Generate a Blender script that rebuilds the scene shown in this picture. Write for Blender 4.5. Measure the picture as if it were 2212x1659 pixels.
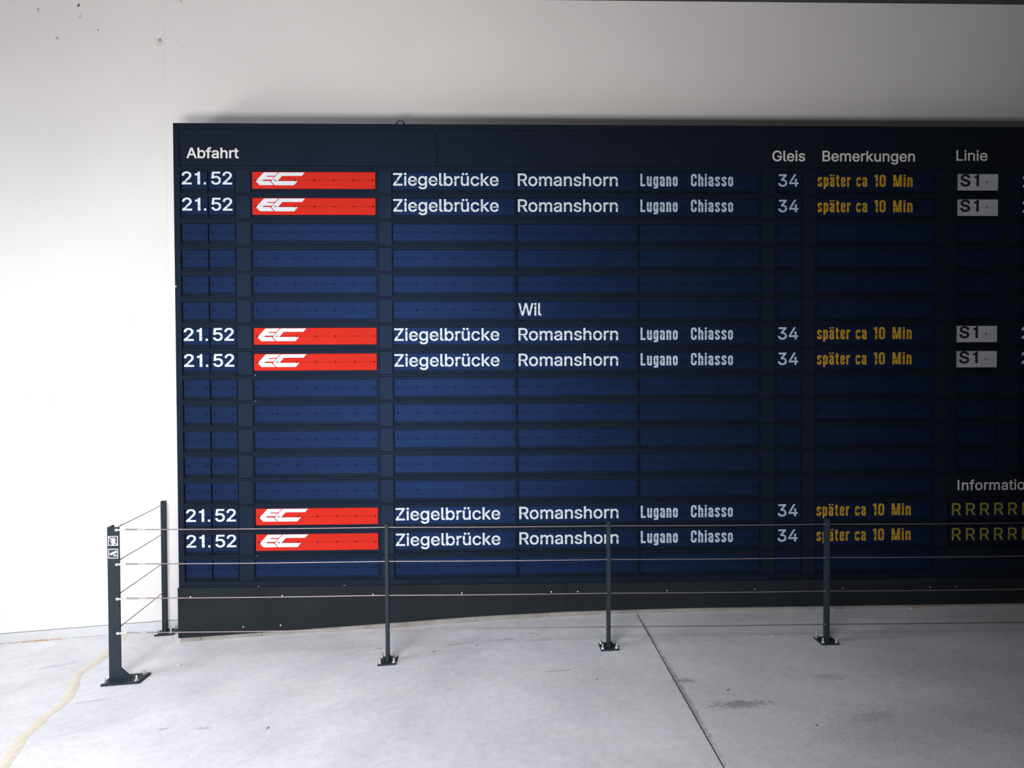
import bpy, bmesh, math, random, json
from mathutils import Vector, Matrix

# ------------------------------------------------------------------ scene, camera, light
sc = bpy.context.scene
for o in list(bpy.data.objects):
    bpy.data.objects.remove(o)
COL = sc.collection

sc.view_settings.view_transform = 'Standard'
sc.view_settings.look = 'None'
sc.view_settings.gamma = 1.0
sc.view_settings.use_curve_mapping = False
sc.view_settings.exposure = 0.0

cam_d = bpy.data.cameras.new('camera')
cam = bpy.data.objects.new('camera', cam_d)
COL.objects.link(cam)
cam_d.sensor_fit = 'HORIZONTAL'
cam_d.sensor_width = 36.0
cam_d.lens = 1700.0 * 36.0 / 2212.0
cam_d.clip_start = 0.05
YAW, PIT, ROL = math.radians(1.7637), math.radians(1.1299), math.radians(0.2642)
F0 = Vector((math.sin(YAW), math.cos(YAW), 0)); R0 = Vector((math.cos(YAW), -math.sin(YAW), 0)); Z0 = Vector((0, 0, 1))
FW = F0 * math.cos(PIT) - Z0 * math.sin(PIT); UP = F0 * math.sin(PIT) + Z0 * math.cos(PIT)
RT = R0 * math.cos(ROL) - UP * math.sin(ROL); U2 = R0 * math.sin(ROL) + UP * math.cos(ROL)
m = Matrix.Identity(4)
for i in range(3):
    m[i][0], m[i][1], m[i][2] = RT[i], U2[i], -FW[i]
m[0][3], m[1][3], m[2][3] = 0.0, -4.70, 1.62
cam.matrix_world = m
sc.camera = cam

world = bpy.data.worlds.new('world'); sc.world = world
world.use_nodes = True
bg = world.node_tree.nodes['Background']
bg.inputs[0].default_value = (0.80, 0.88, 1.0, 1); bg.inputs[1].default_value = 0.004

def area(name, loc, to, sx, sy, power, color, spread=180):
    d = bpy.data.lights.new(name, 'AREA'); d.shape = 'RECTANGLE'; d.size = sx; d.size_y = sy
    d.energy = power; d.color = color; d.spread = math.radians(spread)
    o = bpy.data.objects.new(name, d); COL.objects.link(o); o.location = loc
    o.rotation_euler = (Vector(to) - Vector(loc)).to_track_quat('-Z', 'Y').to_euler()
    return o
# daylight entering the passage through its open side left of and behind the camera (the added, unseen front wall ends at x = 0.3):
# the share falling from the sky and the share thrown up by the bright ground outside
area('sky_behind', (2.0, -10.0, 3.0), (1.4, -5.0, 3.0), 3.2, 1.9, 345, (1.0, 1.0, 1.0))
area('sky_front_opening', (-1.5, -5.2, 3.3), (-1.1, -1.3, 0.0), 2.0, 1.0, 58, (0.94, 0.96, 1.0), 80)
area('sky_left_opening', (-5.6, -2.5, 3.4), (-1.8, -1.0, 0.0), 3.0, 1.0, 40, (0.95, 0.97, 1.0), 90)
area('ground_front_opening', (-0.8, -5.2, 0.3), (-0.2, 0.27, 3.6), 1.7, 1.0, 62, (1.0, 0.98, 0.955), 90)
area('ground_left_opening', (-5.6, -2.5, 0.2), (-1.0, 0.27, 3.4), 3.0, 1.0, 24, (1.0, 0.98, 0.955), 90)
area('daylight_left', (-4.4, -3.0, 0.7), (-3.7, -2.25, 0.7), 3.2, 1.4, 12, (1.0, 0.98, 0.96))

# ------------------------------------------------------------------ materials
def mat(name, color, rough=0.6, metal=0.0, spec=0.5, noise=0.0, nscale=20.0, bump=0.0, bscale=60.0, tint=None):
    M = bpy.data.materials.new(name); M.use_nodes = True
    nt = M.node_tree; b = nt.nodes['Principled BSDF']
    b.inputs['Roughness'].default_value = rough; b.inputs['Metallic'].default_value = metal
    b.inputs['Specular IOR Level'].default_value = spec
    if tint: b.inputs['Specular Tint'].default_value = (*tint, 1)
    tc = nt.nodes.new('ShaderNodeTexCoord')
    n = nt.nodes.new('ShaderNodeTexNoise'); n.inputs['Scale'].default_value = nscale; n.inputs['Detail'].default_value = 5
    nt.links.new(tc.outputs['Object'], n.inputs['Vector'])
    r = nt.nodes.new('ShaderNodeValToRGB')
    r.color_ramp.elements[0].position = 0.3; r.color_ramp.elements[1].position = 0.7
    r.color_ramp.elements[0].color = (*[c * (1 - noise) for c in color], 1)
    r.color_ramp.elements[1].color = (*[min(1, c * (1 + noise)) for c in color], 1)
    nt.links.new(n.outputs['Fac'], r.inputs['Fac'])
    nt.links.new(r.outputs['Color'], b.inputs['Base Color'])
    if bump:
        n2 = nt.nodes.new('ShaderNodeTexNoise'); n2.inputs['Scale'].default_value = bscale; n2.inputs['Detail'].default_value = 6
        nt.links.new(tc.outputs['Object'], n2.inputs['Vector'])
        bp = nt.nodes.new('ShaderNodeBump'); bp.inputs['Strength'].default_value = bump; bp.inputs['Distance'].default_value = 0.004
        nt.links.new(n2.outputs['Fac'], bp.inputs['Height']); nt.links.new(bp.outputs['Normal'], b.inputs['Normal'])
    return M

def spots(M, items, soft=0.6):
    """Marks of their own colour at fixed places: (x, a, rx, ra, angle, colour, strength); a is y or z, see axis."""
    nt = M.node_tree; b = nt.nodes['Principled BSDF']
    tc = [n for n in nt.nodes if n.type == 'TEX_COORD'][0]
    ns = nt.nodes.new('ShaderNodeTexNoise'); ns.inputs['Scale'].default_value = 55; ns.inputs['Detail'].default_value = 4
    nt.links.new(tc.outputs['Object'], ns.inputs['Vector'])
    col = b.inputs['Base Color'].links[0].from_socket
    for (cx, cy, cz, rx, ry, rz, ang, axis, color, st) in items:
        mp = nt.nodes.new('ShaderNodeMapping'); mp.vector_type = 'TEXTURE'
        mp.inputs['Location'].default_value = (cx, cy, cz)
        mp.inputs['Rotation'].default_value = (0, ang, 0) if axis == 'Y' else (0, 0, ang)
        mp.inputs['Scale'].default_value = (rx, ry, rz)
        nt.links.new(tc.outputs['Object'], mp.inputs['Vector'])
        ln = nt.nodes.new('ShaderNodeVectorMath'); ln.operation = 'LENGTH'
        nt.links.new(mp.outputs['Vector'], ln.inputs[0])
        ad = nt.nodes.new('ShaderNodeMath'); ad.operation = 'ADD'
        nt.links.new(ln.outputs['Value'], ad.inputs[0])
        ms = nt.nodes.new('ShaderNodeMath'); ms.operation = 'MULTIPLY_ADD'
        ms.inputs[1].default_value = 2.2; ms.inputs[2].default_value = -1.1
        nt.links.new(ns.outputs['Fac'], ms.inputs[0]); nt.links.new(ms.outputs[0], ad.inputs[1])
        mr = nt.nodes.new('ShaderNodeMapRange'); mr.inputs['From Min'].default_value = 1.0; mr.inputs['From Max'].default_value = 1.0 - soft
        mr.inputs['To Min'].default_value = 0; mr.inputs['To Max'].default_value = st
        nt.links.new(ad.outputs[0], mr.inputs['Value'])
        mx = nt.nodes.new('ShaderNodeMix'); mx.data_type = 'RGBA'
        nt.links.new(mr.outputs['Result'], mx.inputs['Factor'])
        nt.links.new(col, mx.inputs[6]); mx.inputs[7].default_value = (*color, 1)
        col = mx.outputs[2]
    nt.links.new(col, b.inputs['Base Color'])

M = {}
M['wall'] = mat('white_plaster', (0.80, 0.782, 0.782), 0.85, noise=0.025, nscale=1.6, bump=0.12, bscale=45)
M['wall2'] = mat('white_plaster_old', (0.785, 0.767, 0.766), 0.85, noise=0.03, nscale=1.4, bump=0.12, bscale=45)
M['skirt'] = mat('grey_skirting', (0.62, 0.64, 0.66), 0.7, noise=0.04, nscale=3)
M['core'] = mat('dark_core', (0.05, 0.05, 0.06), 0.9)
M['ceiling'] = mat('dark_ceiling', (0.045, 0.045, 0.04), 0.9, noise=0.3, nscale=8, bump=0.5, bscale=30)
M['farwall'] = mat('grey_concrete_wall', (0.20, 0.195, 0.19), 0.9, noise=0.15, nscale=2)
M['floor'] = mat('smooth_concrete', (0.76, 0.755, 0.785), 0.62, spec=0.3, noise=0.09, nscale=1.7, bump=0.10, bscale=120)
M['joint'] = mat('joint_filler', (0.03, 0.028, 0.026), 0.9)
M['kerb'] = mat('kerb_concrete', (0.29, 0.275, 0.26), 0.85, noise=0.18, nscale=9, bump=0.3, bscale=70)
M['filler'] = mat('tan_crack_resin', (0.74, 0.665, 0.56), 0.7, noise=0.08, nscale=30, bump=0.3, bscale=80)
M['casing'] = mat('navy_painted_metal', (0.0085, 0.0110, 0.0170), 0.50, spec=0.22, tint=(.25, .45, 1), noise=0.10, nscale=6, bump=0.04, bscale=200)
M['bezel'] = mat('navy_bezel', (0.0085, 0.0112, 0.0175), 0.50, spec=0.22, tint=(.25, .45, 1), noise=0.10, nscale=14, bump=0.04, bscale=200)
M['blank'] = mat('navy_blank_plate', (0.0090, 0.0125, 0.0205), 0.48, spec=0.26, tint=(.25, .45, 1), noise=0.10, nscale=14)
M['flap'] = mat('blue_flap_plastic', (0.0065, 0.0115, 0.0320), 0.45, spec=0.42, tint=(.12, .32, 1), noise=0.12, nscale=9)
M['tray'] = mat('dark_tray', (0.006, 0.009, 0.015), 0.7, spec=0.05)
M['clip'] = mat('black_clip', (0.003, 0.003, 0.004), 0.7, spec=0.03)
M['red'] = mat('red_flap_plastic', (0.56, 0.024, 0.014), 0.6, spec=0.05, noise=0.05, nscale=12)
M['grey'] = mat('white_flap_plastic', (0.42, 0.435, 0.49), 0.6, spec=0.1, noise=0.05, nscale=12)
M['letter'] = mat('white_print', (0.63, 0.68, 0.73), 0.6, spec=0.2, noise=0.03, nscale=20)
M['letter_cast'] = mat('white_print_blue_cast', (0.47, 0.55, 0.68), 0.6, spec=0.1, noise=0.06, nscale=20)  # white print again, the bluish light on its columns put into the colour
M['yellow'] = mat('yellow_print', (0.50, 0.29, 0.022), 0.6, spec=0.1, noise=0.08, nscale=20)
M['olive'] = mat('faded_yellow_print', (0.34, 0.28, 0.03), 0.6, spec=0.1, noise=0.08, nscale=20)
M['black'] = mat('black_print', (0.008, 0.008, 0.008), 0.6)
M['head'] = mat('white_header_print', (0.68, 0.66, 0.64), 0.6, spec=0.2, noise=0.03, nscale=20)
M['plinth'] = mat('anthracite_panel', (0.016, 0.020, 0.024), 0.7, spec=0.10, noise=0.10, nscale=5, bump=0.03, bscale=150)
M['post'] = mat('anthracite_steel', (0.022, 0.032, 0.042), 0.55, spec=0.15, noise=0.10, nscale=25, bump=0.03, bscale=200)
M['steel'] = mat('bare_steel', (0.62, 0.60, 0.60), 0.32, metal=0.9, noise=0.06, nscale=40)
M['rope'] = mat('wire_rope', (0.25, 0.205, 0.205), 0.45, metal=0.6, noise=0.12, nscale=150)
M['zinc'] = mat('zinc_bolt', (0.80, 0.78, 0.74), 0.28, metal=0.85, noise=0.05, nscale=60)
M['sticker'] = mat('blue_grey_sticker', (0.035, 0.045, 0.085), 0.5)
M['stickw'] = mat('white_sticker_print', (0.82, 0.83, 0.86), 0.5)
M['tan'] = mat('cigarette_filter', (0.55, 0.24, 0.07), 0.8, noise=0.1, nscale=90)
M['paper'] = mat('white_paper', (0.78, 0.76, 0.72), 0.8)
M['stone'] = mat('pale_stone', (0.62, 0.60, 0.58), 0.8, noise=0.1, nscale=90, bump=0.3, bscale=90)
M['leaf'] = mat('brown_leaf_bit', (0.10, 0.075, 0.05), 0.8)

# ------------------------------------------------------------------ helpers
def link(o, parent=None):
    COL.objects.link(o)
    if parent is not None:
        o.parent = parent
    return o
def mesh_obj(name, bm, m_, parent=None, loc=None, smooth=False):
    me = bpy.data.meshes.new(name); bm.normal_update(); bm.to_mesh(me); bm.free()
    me.materials.append(m_)
    if smooth:
        for p in me.polygons: p.use_smooth = True
    o = bpy.data.objects.new(name, me)
    if loc: o.location = loc
    return link(o, parent)
def inst(name, me, parent=None, loc=(0, 0, 0)):
    o = bpy.data.objects.new(name, me); o.location = loc
    return link(o, parent)
def empty(name, loc=(0, 0, 0)):
    o = bpy.data.objects.new(name, None); o.location = loc; o.empty_display_size = 0.05
    return link(o)
def tag(o, label=None, cat=None, group=None, kind=None):
    if label: o['label'] = label
    if cat: o['category'] = cat
    if group: o['group'] = group
    if kind: o['kind'] = kind
    return o
def box(bm, x0, x1, y0, y1, z0, z1):
    v = [bm.verts.new(p) for p in ((x0, y0, z0), (x1, y0, z0), (x1, y1, z0), (x0, y1, z0), (x0, y0, z1), (x1, y0, z1), (x1, y1, z1), (x0, y1, z1))]
    for f in ((0, 3, 2, 1), (4, 5, 6, 7), (0, 1, 5, 4), (1, 2, 6, 5), (2, 3, 7, 6), (3, 0, 4, 7)):
        bm.faces.new([v[i] for i in f])
def bevelled(bm, w=0.0015, seg=1):
    bmesh.ops.bevel(bm, geom=list(bm.edges), offset=w, segments=seg, affect='EDGES', clamp_overlap=True)
    return bm
def prism(bm, pts, y0, y1):
    """pts: (x, z) counter-clockwise seen from the front (-y)."""
    a = [bm.verts.new((x, y0, z)) for x, z in pts]; b = [bm.verts.new((x, y1, z)) for x, z in pts]
    bm.faces.new(a); bm.faces.new(list(reversed(b)))
    n = len(pts)
    for i in range(n):
        j = (i + 1) % n
        bm.faces.new([a[j], a[i], b[i], b[j]])
def tube(bm, p0, p1, r, n=10, cap=True):
    p0, p1 = Vector(p0), Vector(p1); d = (p1 - p0).normalized()
    a = d.orthogonal().normalized(); b = d.cross(a)
    rings = []
    for p in (p0, p1):
        rings.append([bm.verts.new(p + (a * math.cos(2 * math.pi * i / n) + b * math.sin(2 * math.pi * i / n)) * r) for i in range(n)])
    for i in range(n):
        j = (i + 1) % n
        bm.faces.new([rings[0][i], rings[0][j], rings[1][j], rings[1][i]])
    if cap:
        bm.faces.new(list(reversed(rings[0]))); bm.faces.new(rings[1])
def poly_tube(bm, pts, r, n=8):
    pts = [Vector(p) for p in pts]; rings = []
    a = None
    for k, p in enumerate(pts):
        d = (pts[min(k + 1, len(pts) - 1)] - pts[max(k - 1, 0)]).normalized()
        if a is None: a = d.orthogonal().normalized()
        a = (a - d * a.dot(d)).normalized(); b = d.cross(a)
        rings.append([bm.verts.new(p + (a * math.cos(2 * math.pi * i / n) + b * math.sin(2 * math.pi * i / n)) * r) for i in range(n)])
    for q in range(len(rings) - 1):
        for i in range(n):
            j = (i + 1) % n
            bm.faces.new([rings[q][i], rings[q][j], rings[q + 1][j], rings[q + 1][i]])
    bm.faces.new(list(reversed(rings[0]))); bm.faces.new(rings[-1])

# floor height along x (the ramp rises to the right and then levels out)
FX = [-8.0, -3.05, -2.37, -1.842, -1.354, -0.621, -0.079, 0.358, 0.70, 0.896, 1.924, 3.28, 9.0]
FZ = [-0.413, -0.077, -0.031, 0.002, 0.031, 0.067, 0.098, 0.120, 0.133, 0.139, 0.143, 0.149, 0.155]
def fz(x):
    if x <= FX[0]: return FZ[0]
    for i in range(len(FX) - 1):
        if x <= FX[i + 1]:
            t = (x - FX[i]) / (FX[i + 1] - FX[i]); return FZ[i] * (1 - t) + FZ[i + 1] * t
    return FZ[-1]
PX = [-8, -1.842, -0.621, -0.079, 0.462, 1.215, 1.924, 3.28, 6.0]      # lower edge of the plinth panels
PZ = [-0.38, 0.030, 0.100, 0.135, 0.156, 0.168, 0.1675, 0.169, 0.173]
def pz(x):
    for i in range(len(PX) - 1):
        if x <= PX[i + 1]:
            t = (x - PX[i]) / (PX[i + 1] - PX[i]); return PZ[i] * (1 - t) + PZ[i + 1] * t
    return PZ[-1]
WY = 0.27          # face of the white wall
CZ = 3.928         # underside of the ceiling

# ------------------------------------------------------------------ structure
def slab(x_of_y0, x_of_y1, xs, y0, y1, th=0.12):
    """floor slab between two (nearly straight) x limits given at y0 and y1"""
    bm = bmesh.new()
    ys = [y0 + (y1 - y0) * i / 8 for i in range(9)]
    top = []; 
    for y in ys:
        t = (y - y0) / (y1 - y0)
        lo = x_of_y0[0] * (1 - t) + x_of_y1[0] * t; hi = x_of_y0[1] * (1 - t) + x_of_y1[1] * t
        cand = [lo] + [x for x in xs] + [hi]
        row = []
        for k, x in enumerate(cand):
            row.append((x, y, fz(x)))
        top.append(row)
    V = [[bm.verts.new(p) for p in r] for r in top]
    B = [[bm.verts.new((p[0], p[1], p[2] - th)) for p in r] for r in top]
    ny, nx = len(V), len(V[0])
    for j in range(ny - 1):
        for i in range(nx - 1):
            bm.faces.new([V[j][i], V[j][i + 1], V[j + 1][i + 1], V[j + 1][i]])
            bm.faces.new([B[j][i], B[j + 1][i], B[j + 1][i + 1], B[j][i + 1]])
    for j in range(ny - 1):
        bm.faces.new([V[j + 1][0], B[j + 1][0], B[j][0], V[j][0]])
        bm.faces.new([V[j][-1], B[j][-1], B[j + 1][-1], V[j + 1][-1]])
    for i in range(nx - 1):
        bm.faces.new([V[0][i], B[0][i], B[0][i + 1], V[0][i + 1]])
        bm.faces.new([V[-1][i + 1], B[-1][i + 1], B[-1][i], V[-1][i]])
    return bm
def dense(a, b, n): return [a + (b - a) * (i + 1) / (n + 1) for i in range(n)]
JT, JB = 0.8965, 0.800    # joint line x at y=0.3 and y=-7
bm = slab((-8.0, 9.0), (-8.0, 9.0), dense(-8, 9, 60), -7.0, 0.33, 0.05)
for v in bm.verts: v.co.z -= 0.125
floor = tag(mesh_obj('floor', bm, M['joint']), kind='structure')
G = 0.0035
fl = mesh_obj('floor_slab', slab((-8.0, JB - G), (-8.0, JT - G), dense(-8, 0.75, 80), -7.0, 0.33), M['floor'], floor)
fr = mesh_obj('floor_slab', slab((JB + G, 9.0), (JT + G, 9.0), dense(0.95, 9, 30), -7.0, 0.33), M['floor'], floor)
bm = bmesh.new()    # joint sealant lying a little below the surface
pts = [(-7.0, JB), (0.33, JT)]
for (ya, xa), (yb, xb) in zip(pts, pts[1:]):
    v = [bm.verts.new((x, y, fz(x) - 0.004)) for x, y in ((xa - G, ya), (xa + G, ya), (xb + G, yb), (xb - G, yb))]
    bm.faces.new(v)
mesh_obj('joint_sealant', bm, M['joint'], floor)
# tan resin squeezed into a wandering crack
CR = [(-2.262, 0.262, .018), (-2.257, 0.208, .02), (-2.24, 0.08, .024), (-2.226, -0.046, .026), (-2.205, -0.246, .028), (-2.232, -0.361, .020), (-2.20, -0.47, .020), (-2.161, -0.566, .024),
      (-2.115, -0.691, .026), (-2.085, -0.807, .022), (-2.088, -0.874, .020), (-2.098, -0.958, .024), (-2.085, -1.056, .026), (-2.078, -1.170, .022),
      (-2.030, -1.325, .026), (-1.997, -1.443, .022), (-1.96, -1.62, .022), (-1.97, -1.9, .02), (-1.92, -2.3, .02)]
rnd = random.Random(4)
bm = bmesh.new(); prev = None
P = []
for i in range(len(CR) - 1):
    for t in range(6):
        u = t / 6
        P.append([CR[i][k] * (1 - u) + CR[i + 1][k] * u for k in range(3)])
for i, (x, y, w) in enumerate(P):
    nxt = P[min(i + 1, len(P) - 1)]; pv = P[max(i - 1, 0)]
    d = Vector((nxt[0] - pv[0], nxt[1] - pv[1], 0)).normalized(); n = Vector((-d.y, d.x, 0))
    wl = w * (0.85 + 0.4 * rnd.random()); wr = w * (0.85 + 0.4 * rnd.random())
    row = []
    for s, h in ((-wr, 0.0006), (-wr * .5, 0.0022), (0, 0.0030), (wl * .5, 0.0022), (wl, 0.0006)):
        q = Vector((x, y, 0)) + n * s
        row.append(bm.verts.new((q.x, min(q.y, 0.265), fz(q.x) + h)))
    if prev:
        for k in range(4): bm.faces.new([prev[k], prev[k + 1], row[k + 1], row[k]])
    prev = row
bmesh.ops.recalc_face_normals(bm, faces=bm.faces)
mesh_obj('crack_filler', bm, M['filler'], floor, smooth=True)

# floor marks with a place of their own (stains, smudges, chalk cross, rust along the wall foot)
DK = (0.17, 0.17, 0.18)
def fspot(x, y, rx, ry, ang=0, c=DK, st=0.5): return (x, y, fz(x), rx, ry, 0.05, ang, 'Z', c, st)
spots(M['floor'], [
    fspot(1.10, -1.30, .16, .045, .08, DK, .55), fspot(.93, -1.03, .07, .03, 0, DK, .45), fspot(1.63, -1.02, .10, .05, 0, DK, .30),
    fspot(1.62, -1.45, .12, .05, .2, DK, .25), fspot(-1.45, -1.19, .035, .014, .2, DK, .40), fspot(-1.27, -1.21, .05, .016, -.1, DK, .35),
    fspot(-.19, -.36, .07, .012, .1, DK, .45), fspot(.10, -.33, .06, .010, .2, DK, .4), fspot(-.62, -.34, .05, .010, .2, DK, .5),
    fspot(.29, -.38, .08, .008, 0, DK, .35), fspot(.35, -.83, .10, .006, .05, DK, .5), fspot(.24, -.26, .035, .008, 0, DK, .6),
    fspot(-2.82, .255, .22, .020, .0, (0.62, .22, .05), .85), fspot(-3.15, .25, .3, .018, 0, (.30, .20, .22), .55), fspot(-2.5, .256, .18, .010, 0, (.40, .25, .2), .5),
    fspot(2.2, -.95, .5, .24, .1, (.38, .38, .39), .25), fspot(1.75, -1.55, .5, .25, .1, (.38, .37, .38), .28), fspot(.893, -.33, .014, .3, -.013, DK, .45), fspot(.884, -1.15, .018, .75, -.013, DK, .5),
    fspot(-1.22, -1.20, .004, .05, .1, (.85, .85, .85), .8), fspot(-1.22, -1.19, .035, .004, .1, (.85, .85, .85), .7),
    fspot(1.95, -.53, .05, .004, 0, DK, .9), fspot(-2.45, -.25, .16, .03, .3, (.40, .40, .44), .35), fspot(-1.95, -.8, .12, .02, .2, (.40, .40, .44), .35),
])
# fine aggregate speckle
nt = M['floor'].node_tree; b = nt.nodes['Principled BSDF']
tc = [n for n in nt.nodes if n.type == 'TEX_COORD'][0]
vo = nt.nodes.new('ShaderNodeTexNoise'); vo.inputs['Scale'].default_value = 95; vo.inputs['Detail'].default_value = 3
nt.links.new(tc.outputs['Object'], vo.inputs['Vector'])
cr = nt.nodes.new('ShaderNodeValToRGB'); cr.color_ramp.elements[0].position = 0.62; cr.color_ramp.elements[1].position = 0.72
cr.color_ramp.elements[0].color = (1, 1, 1, 1); cr.color_ramp.elements[1].color = (0.80, 0.79, 0.80, 1)
mx = nt.nodes.new('ShaderNodeMix'); mx.data_type = 'RGBA'; mx.blend_type = 'MULTIPLY'; mx.inputs['Factor'].default_value = 1
nt.links.new(vo.outputs['Fac'], cr.inputs['Fac'])
src = b.inputs['Base Color'].links[0].from_socket
nt.links.new(src, mx.inputs[6]); nt.links.new(cr.outputs['Color'], mx.inputs[7])
def mottling(last, scale, lo, hi, ca, cb, det=6):      # cloudy trowel marks and dirt of the worn concrete
    n_ = nt.nodes.new('ShaderNodeTexNoise'); n_.inputs['Scale'].default_value = scale; n_.inputs['Detail'].default_value = det; n_.inputs['Roughness'].default_value = 0.65
    nt.links.new(tc.outputs['Object'], n_.inputs['Vector'])
    c_ = nt.nodes.new('ShaderNodeValToRGB'); c_.color_ramp.elements[0].position = lo; c_.color_ramp.elements[1].position = hi
    c_.color_ramp.elements[0].color = (*ca, 1); c_.color_ramp.elements[1].color = (*cb, 1)
    m_ = nt.nodes.new('ShaderNodeMix'); m_.data_type = 'RGBA'; m_.blend_type = 'MULTIPLY'; m_.inputs['Factor'].default_value = 1
    nt.links.new(n_.outputs['Fac'], c_.inputs['Fac']); nt.links.new(last, m_.inputs[6]); nt.links.new(c_.outputs['Color'], m_.inputs[7])
    return m_.outputs[2]
last = mottling(mx.outputs[2], 3.2, 0.32, 0.60, (0.93, 0.925, 0.945), (1.02, 1.02, 1.02))
last = mottling(last, 26.0, 0.35, 0.65, (0.93, 0.93, 0.93), (1.04, 1.04, 1.04))
last = mottling(last, 260.0, 0.30, 0.70, (0.90, 0.90, 0.90), (1.07, 1.07, 1.07), 2)
nt.links.new(last, b.inputs['Base Color'])

# back wall: a dark core carrying plastered panels whose lower edge follows the ramp
bm = bmesh.new(); box(bm, -8, 9, WY + 0.03, WY + 0.25, -0.6, 4.1)
wall = tag(mesh_obj('wall_back', bm, M['core']), kind='structure')
def wpanel(x0, x1, m_):
    n = max(2, int((x1 - x0) / 0.15)); xs = [x0 + (x1 - x0) * i / n for i in range(n + 1)]
    pts = [(x, fz(x) + 0.060) for x in xs] + [(x1, 4.0), (x0, 4.0)]
    bm = bmesh.new(); prism(bm, pts, WY, WY + 0.032)
    bmesh.ops.recalc_face_normals(bm, faces=bm.faces)
    return mesh_obj('wall_panel', bm, m_, wall)
for x0, x1, m_ in ((-8.0, -6.5303, 'wall'), (-6.5297, -1.98245, 'wall2'), (-1.98195, 2.5671, 'wall'), (2.5678, 7.1, 'wall2'), (7.1006, 9.0, 'wall')):
    wpanel(x0, x1, M[m_])
WD = (0.10, 0.085, 0.07)
def wspot(x, z, rx, rz, ang=0, c=WD, st=0.6): return (x, WY, z, rx, 0.05, rz, ang, 'Y', c, st)
spots(M['wall2'], [
    wspot(-2.505, 3.870, .010, .016, .3, (.03, .025, .02), 1), wspot(-2.497, 3.80, .008, .016, .2, (.3, .28, .26), .6), wspot(-2.0137, 3.662, .009, .016, .2, (.16, .13, .11), .9),
    wspot(-2.0137, 3.648, .030, .035, 0, (.45, .42, .4), .35), wspot(-2.3895, 3.7175, .008, .008, 0, (.25, .10, .03), 1), wspot(-2.640, 3.668, .010, .012, .3, (.25, .22, .2), .7),
    wspot(-2.752, 3.841, .008, .015, -.4, (.3, .28, .27), .7), wspot(-2.1976, 1.936, .005, .010, .2, (.4, .37, .35), .6),
    wspot(-2.9227, 1.482, .032, .006, 0, (.62, .60, .58), .6), wspot(-2.915, 1.465, .022, .007, -.5, (.62, .60, .58), .4), wspot(-2.861, 1.492, .010, .036, .35, (.60, .57, .55), .5),
    wspot(-2.868, 1.452, .014, .024, -.4, (.60, .57, .55), .5), wspot(-2.838, 1.503, .010, .012, 0, (.6, .57, .55), .5), wspot(-2.752, 1.479, .016, .008, 0, (.60, .56, .55), .5),
    wspot(-2.716, 1.437, .014, .042, .5, (.58, .54, .53), .6), wspot(-2.663, 1.466, .020, .007, -.6, (.6, .56, .55), .5), wspot(-2.66, 1.487, .007, .007, 0, (.6, .56, .55), .5), wspot(-2.685, 1.555, .004, .012, .3, (.6, .58, .56), .5)])
spots(M['wall'], [wspot(-1.884, 3.897, .006, .006, 0, (.2, .18, .16), .9), wspot(-1.93, 3.73, .005, .005, 0, (.3, .28, .26), .7), wspot(-1.905, 3.655, .004, .004, 0, (.3, .28, .26), .7),
    wspot(-1.865, 3.63, .010, .008, 0, (.4, .38, .36), .5), wspot(1.85, 3.42, .005, .004, 0, (.15, .13, .1), .9), wspot(2.02, 3.55, .004, .004, 0, (.15, .13, .1), .8)])
bm = bmesh.new()
n = 110; xs = [-8 + 17 * i / n for i in range(n + 1)]
lo = [bm.verts.new((x, WY + 0.002, fz(x) - 0.03)) for x in xs]; hi = [bm.verts.new((x, WY + 0.002, fz(x) + 0.0555)) for x in xs]
lo2 = [bm.verts.new((x, WY + 0.03, fz(x) - 0.03)) for x in xs]; hi2 = [bm.verts.new((x, WY + 0.03, fz(x) + 0.0555)) for x in xs]
for i in range(n):
    bm.faces.new([lo[i], lo[i + 1], hi[i + 1], hi[i]]); bm.faces.new([hi[i], hi[i + 1], hi2[i + 1], hi2[i]]); bm.faces.new([lo2[i + 1], lo2[i], hi2[i], hi2[i + 1]])
tag(mesh_obj('baseboard_back', bm, M['skirt']), kind='structure')
bm = bmesh.new(); box(bm, -8, 9, -7.0, WY + 0.25, CZ, CZ + 0.2)
tag(mesh_obj('ceiling', bm, M['ceiling']), kind='structure')
bm = bmesh.new(); box(bm, 8.8, 9.0, -7.0, WY + 0.03, -0.6, CZ)
tag(mesh_obj('wall_right', bm, M['farwall']), kind='structure')

bm = bmesh.new(); box(bm, 0.3, 8.8, -5.60, -5.35, -0.6, CZ)  # unseen wall behind the camera, added to make the light fade rightwards
tag(mesh_obj('shade_wall', bm, M['farwall']), kind='structure')

# ------------------------------------------------------------------ kerb under the plinth
kerb = tag(empty('kerb', (0, 0.08, 0.05)), 'low concrete kerb of separate blocks running under the dark plinth', 'kerb')
kx = [-1.834, -1.714, -1.354, -0.9, -0.485, -0.079, 0.358, 0.80, 1.25, 1.70, 2.15, 2.60, 3.05, 3.50, 3.95, 4.42]
for i, (a, b_) in enumerate(zip(kx, kx[1:])):
    bm = bmesh.new(); x0, x1 = a + 0.0006, b_ - 0.0006; n = 3
    xs = [x0 + (x1 - x0) * k / n for k in range(n + 1)]
    prism(bm, [(x, fz(x) - 0.03) for x in xs] + [(x, pz(x) + 0.004) for x in reversed(xs)], 0.003 + 0.002 * ((i * 7) % 3 - 1), 0.20)
    bmesh.ops.recalc_face_normals(bm, faces=bm.faces)
    o = mesh_obj('kerb_stone', bm, M['kerb']); o.parent = kerb; o.matrix_parent_inverse = Matrix.Translation((0, -0.08, -0.05))

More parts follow.
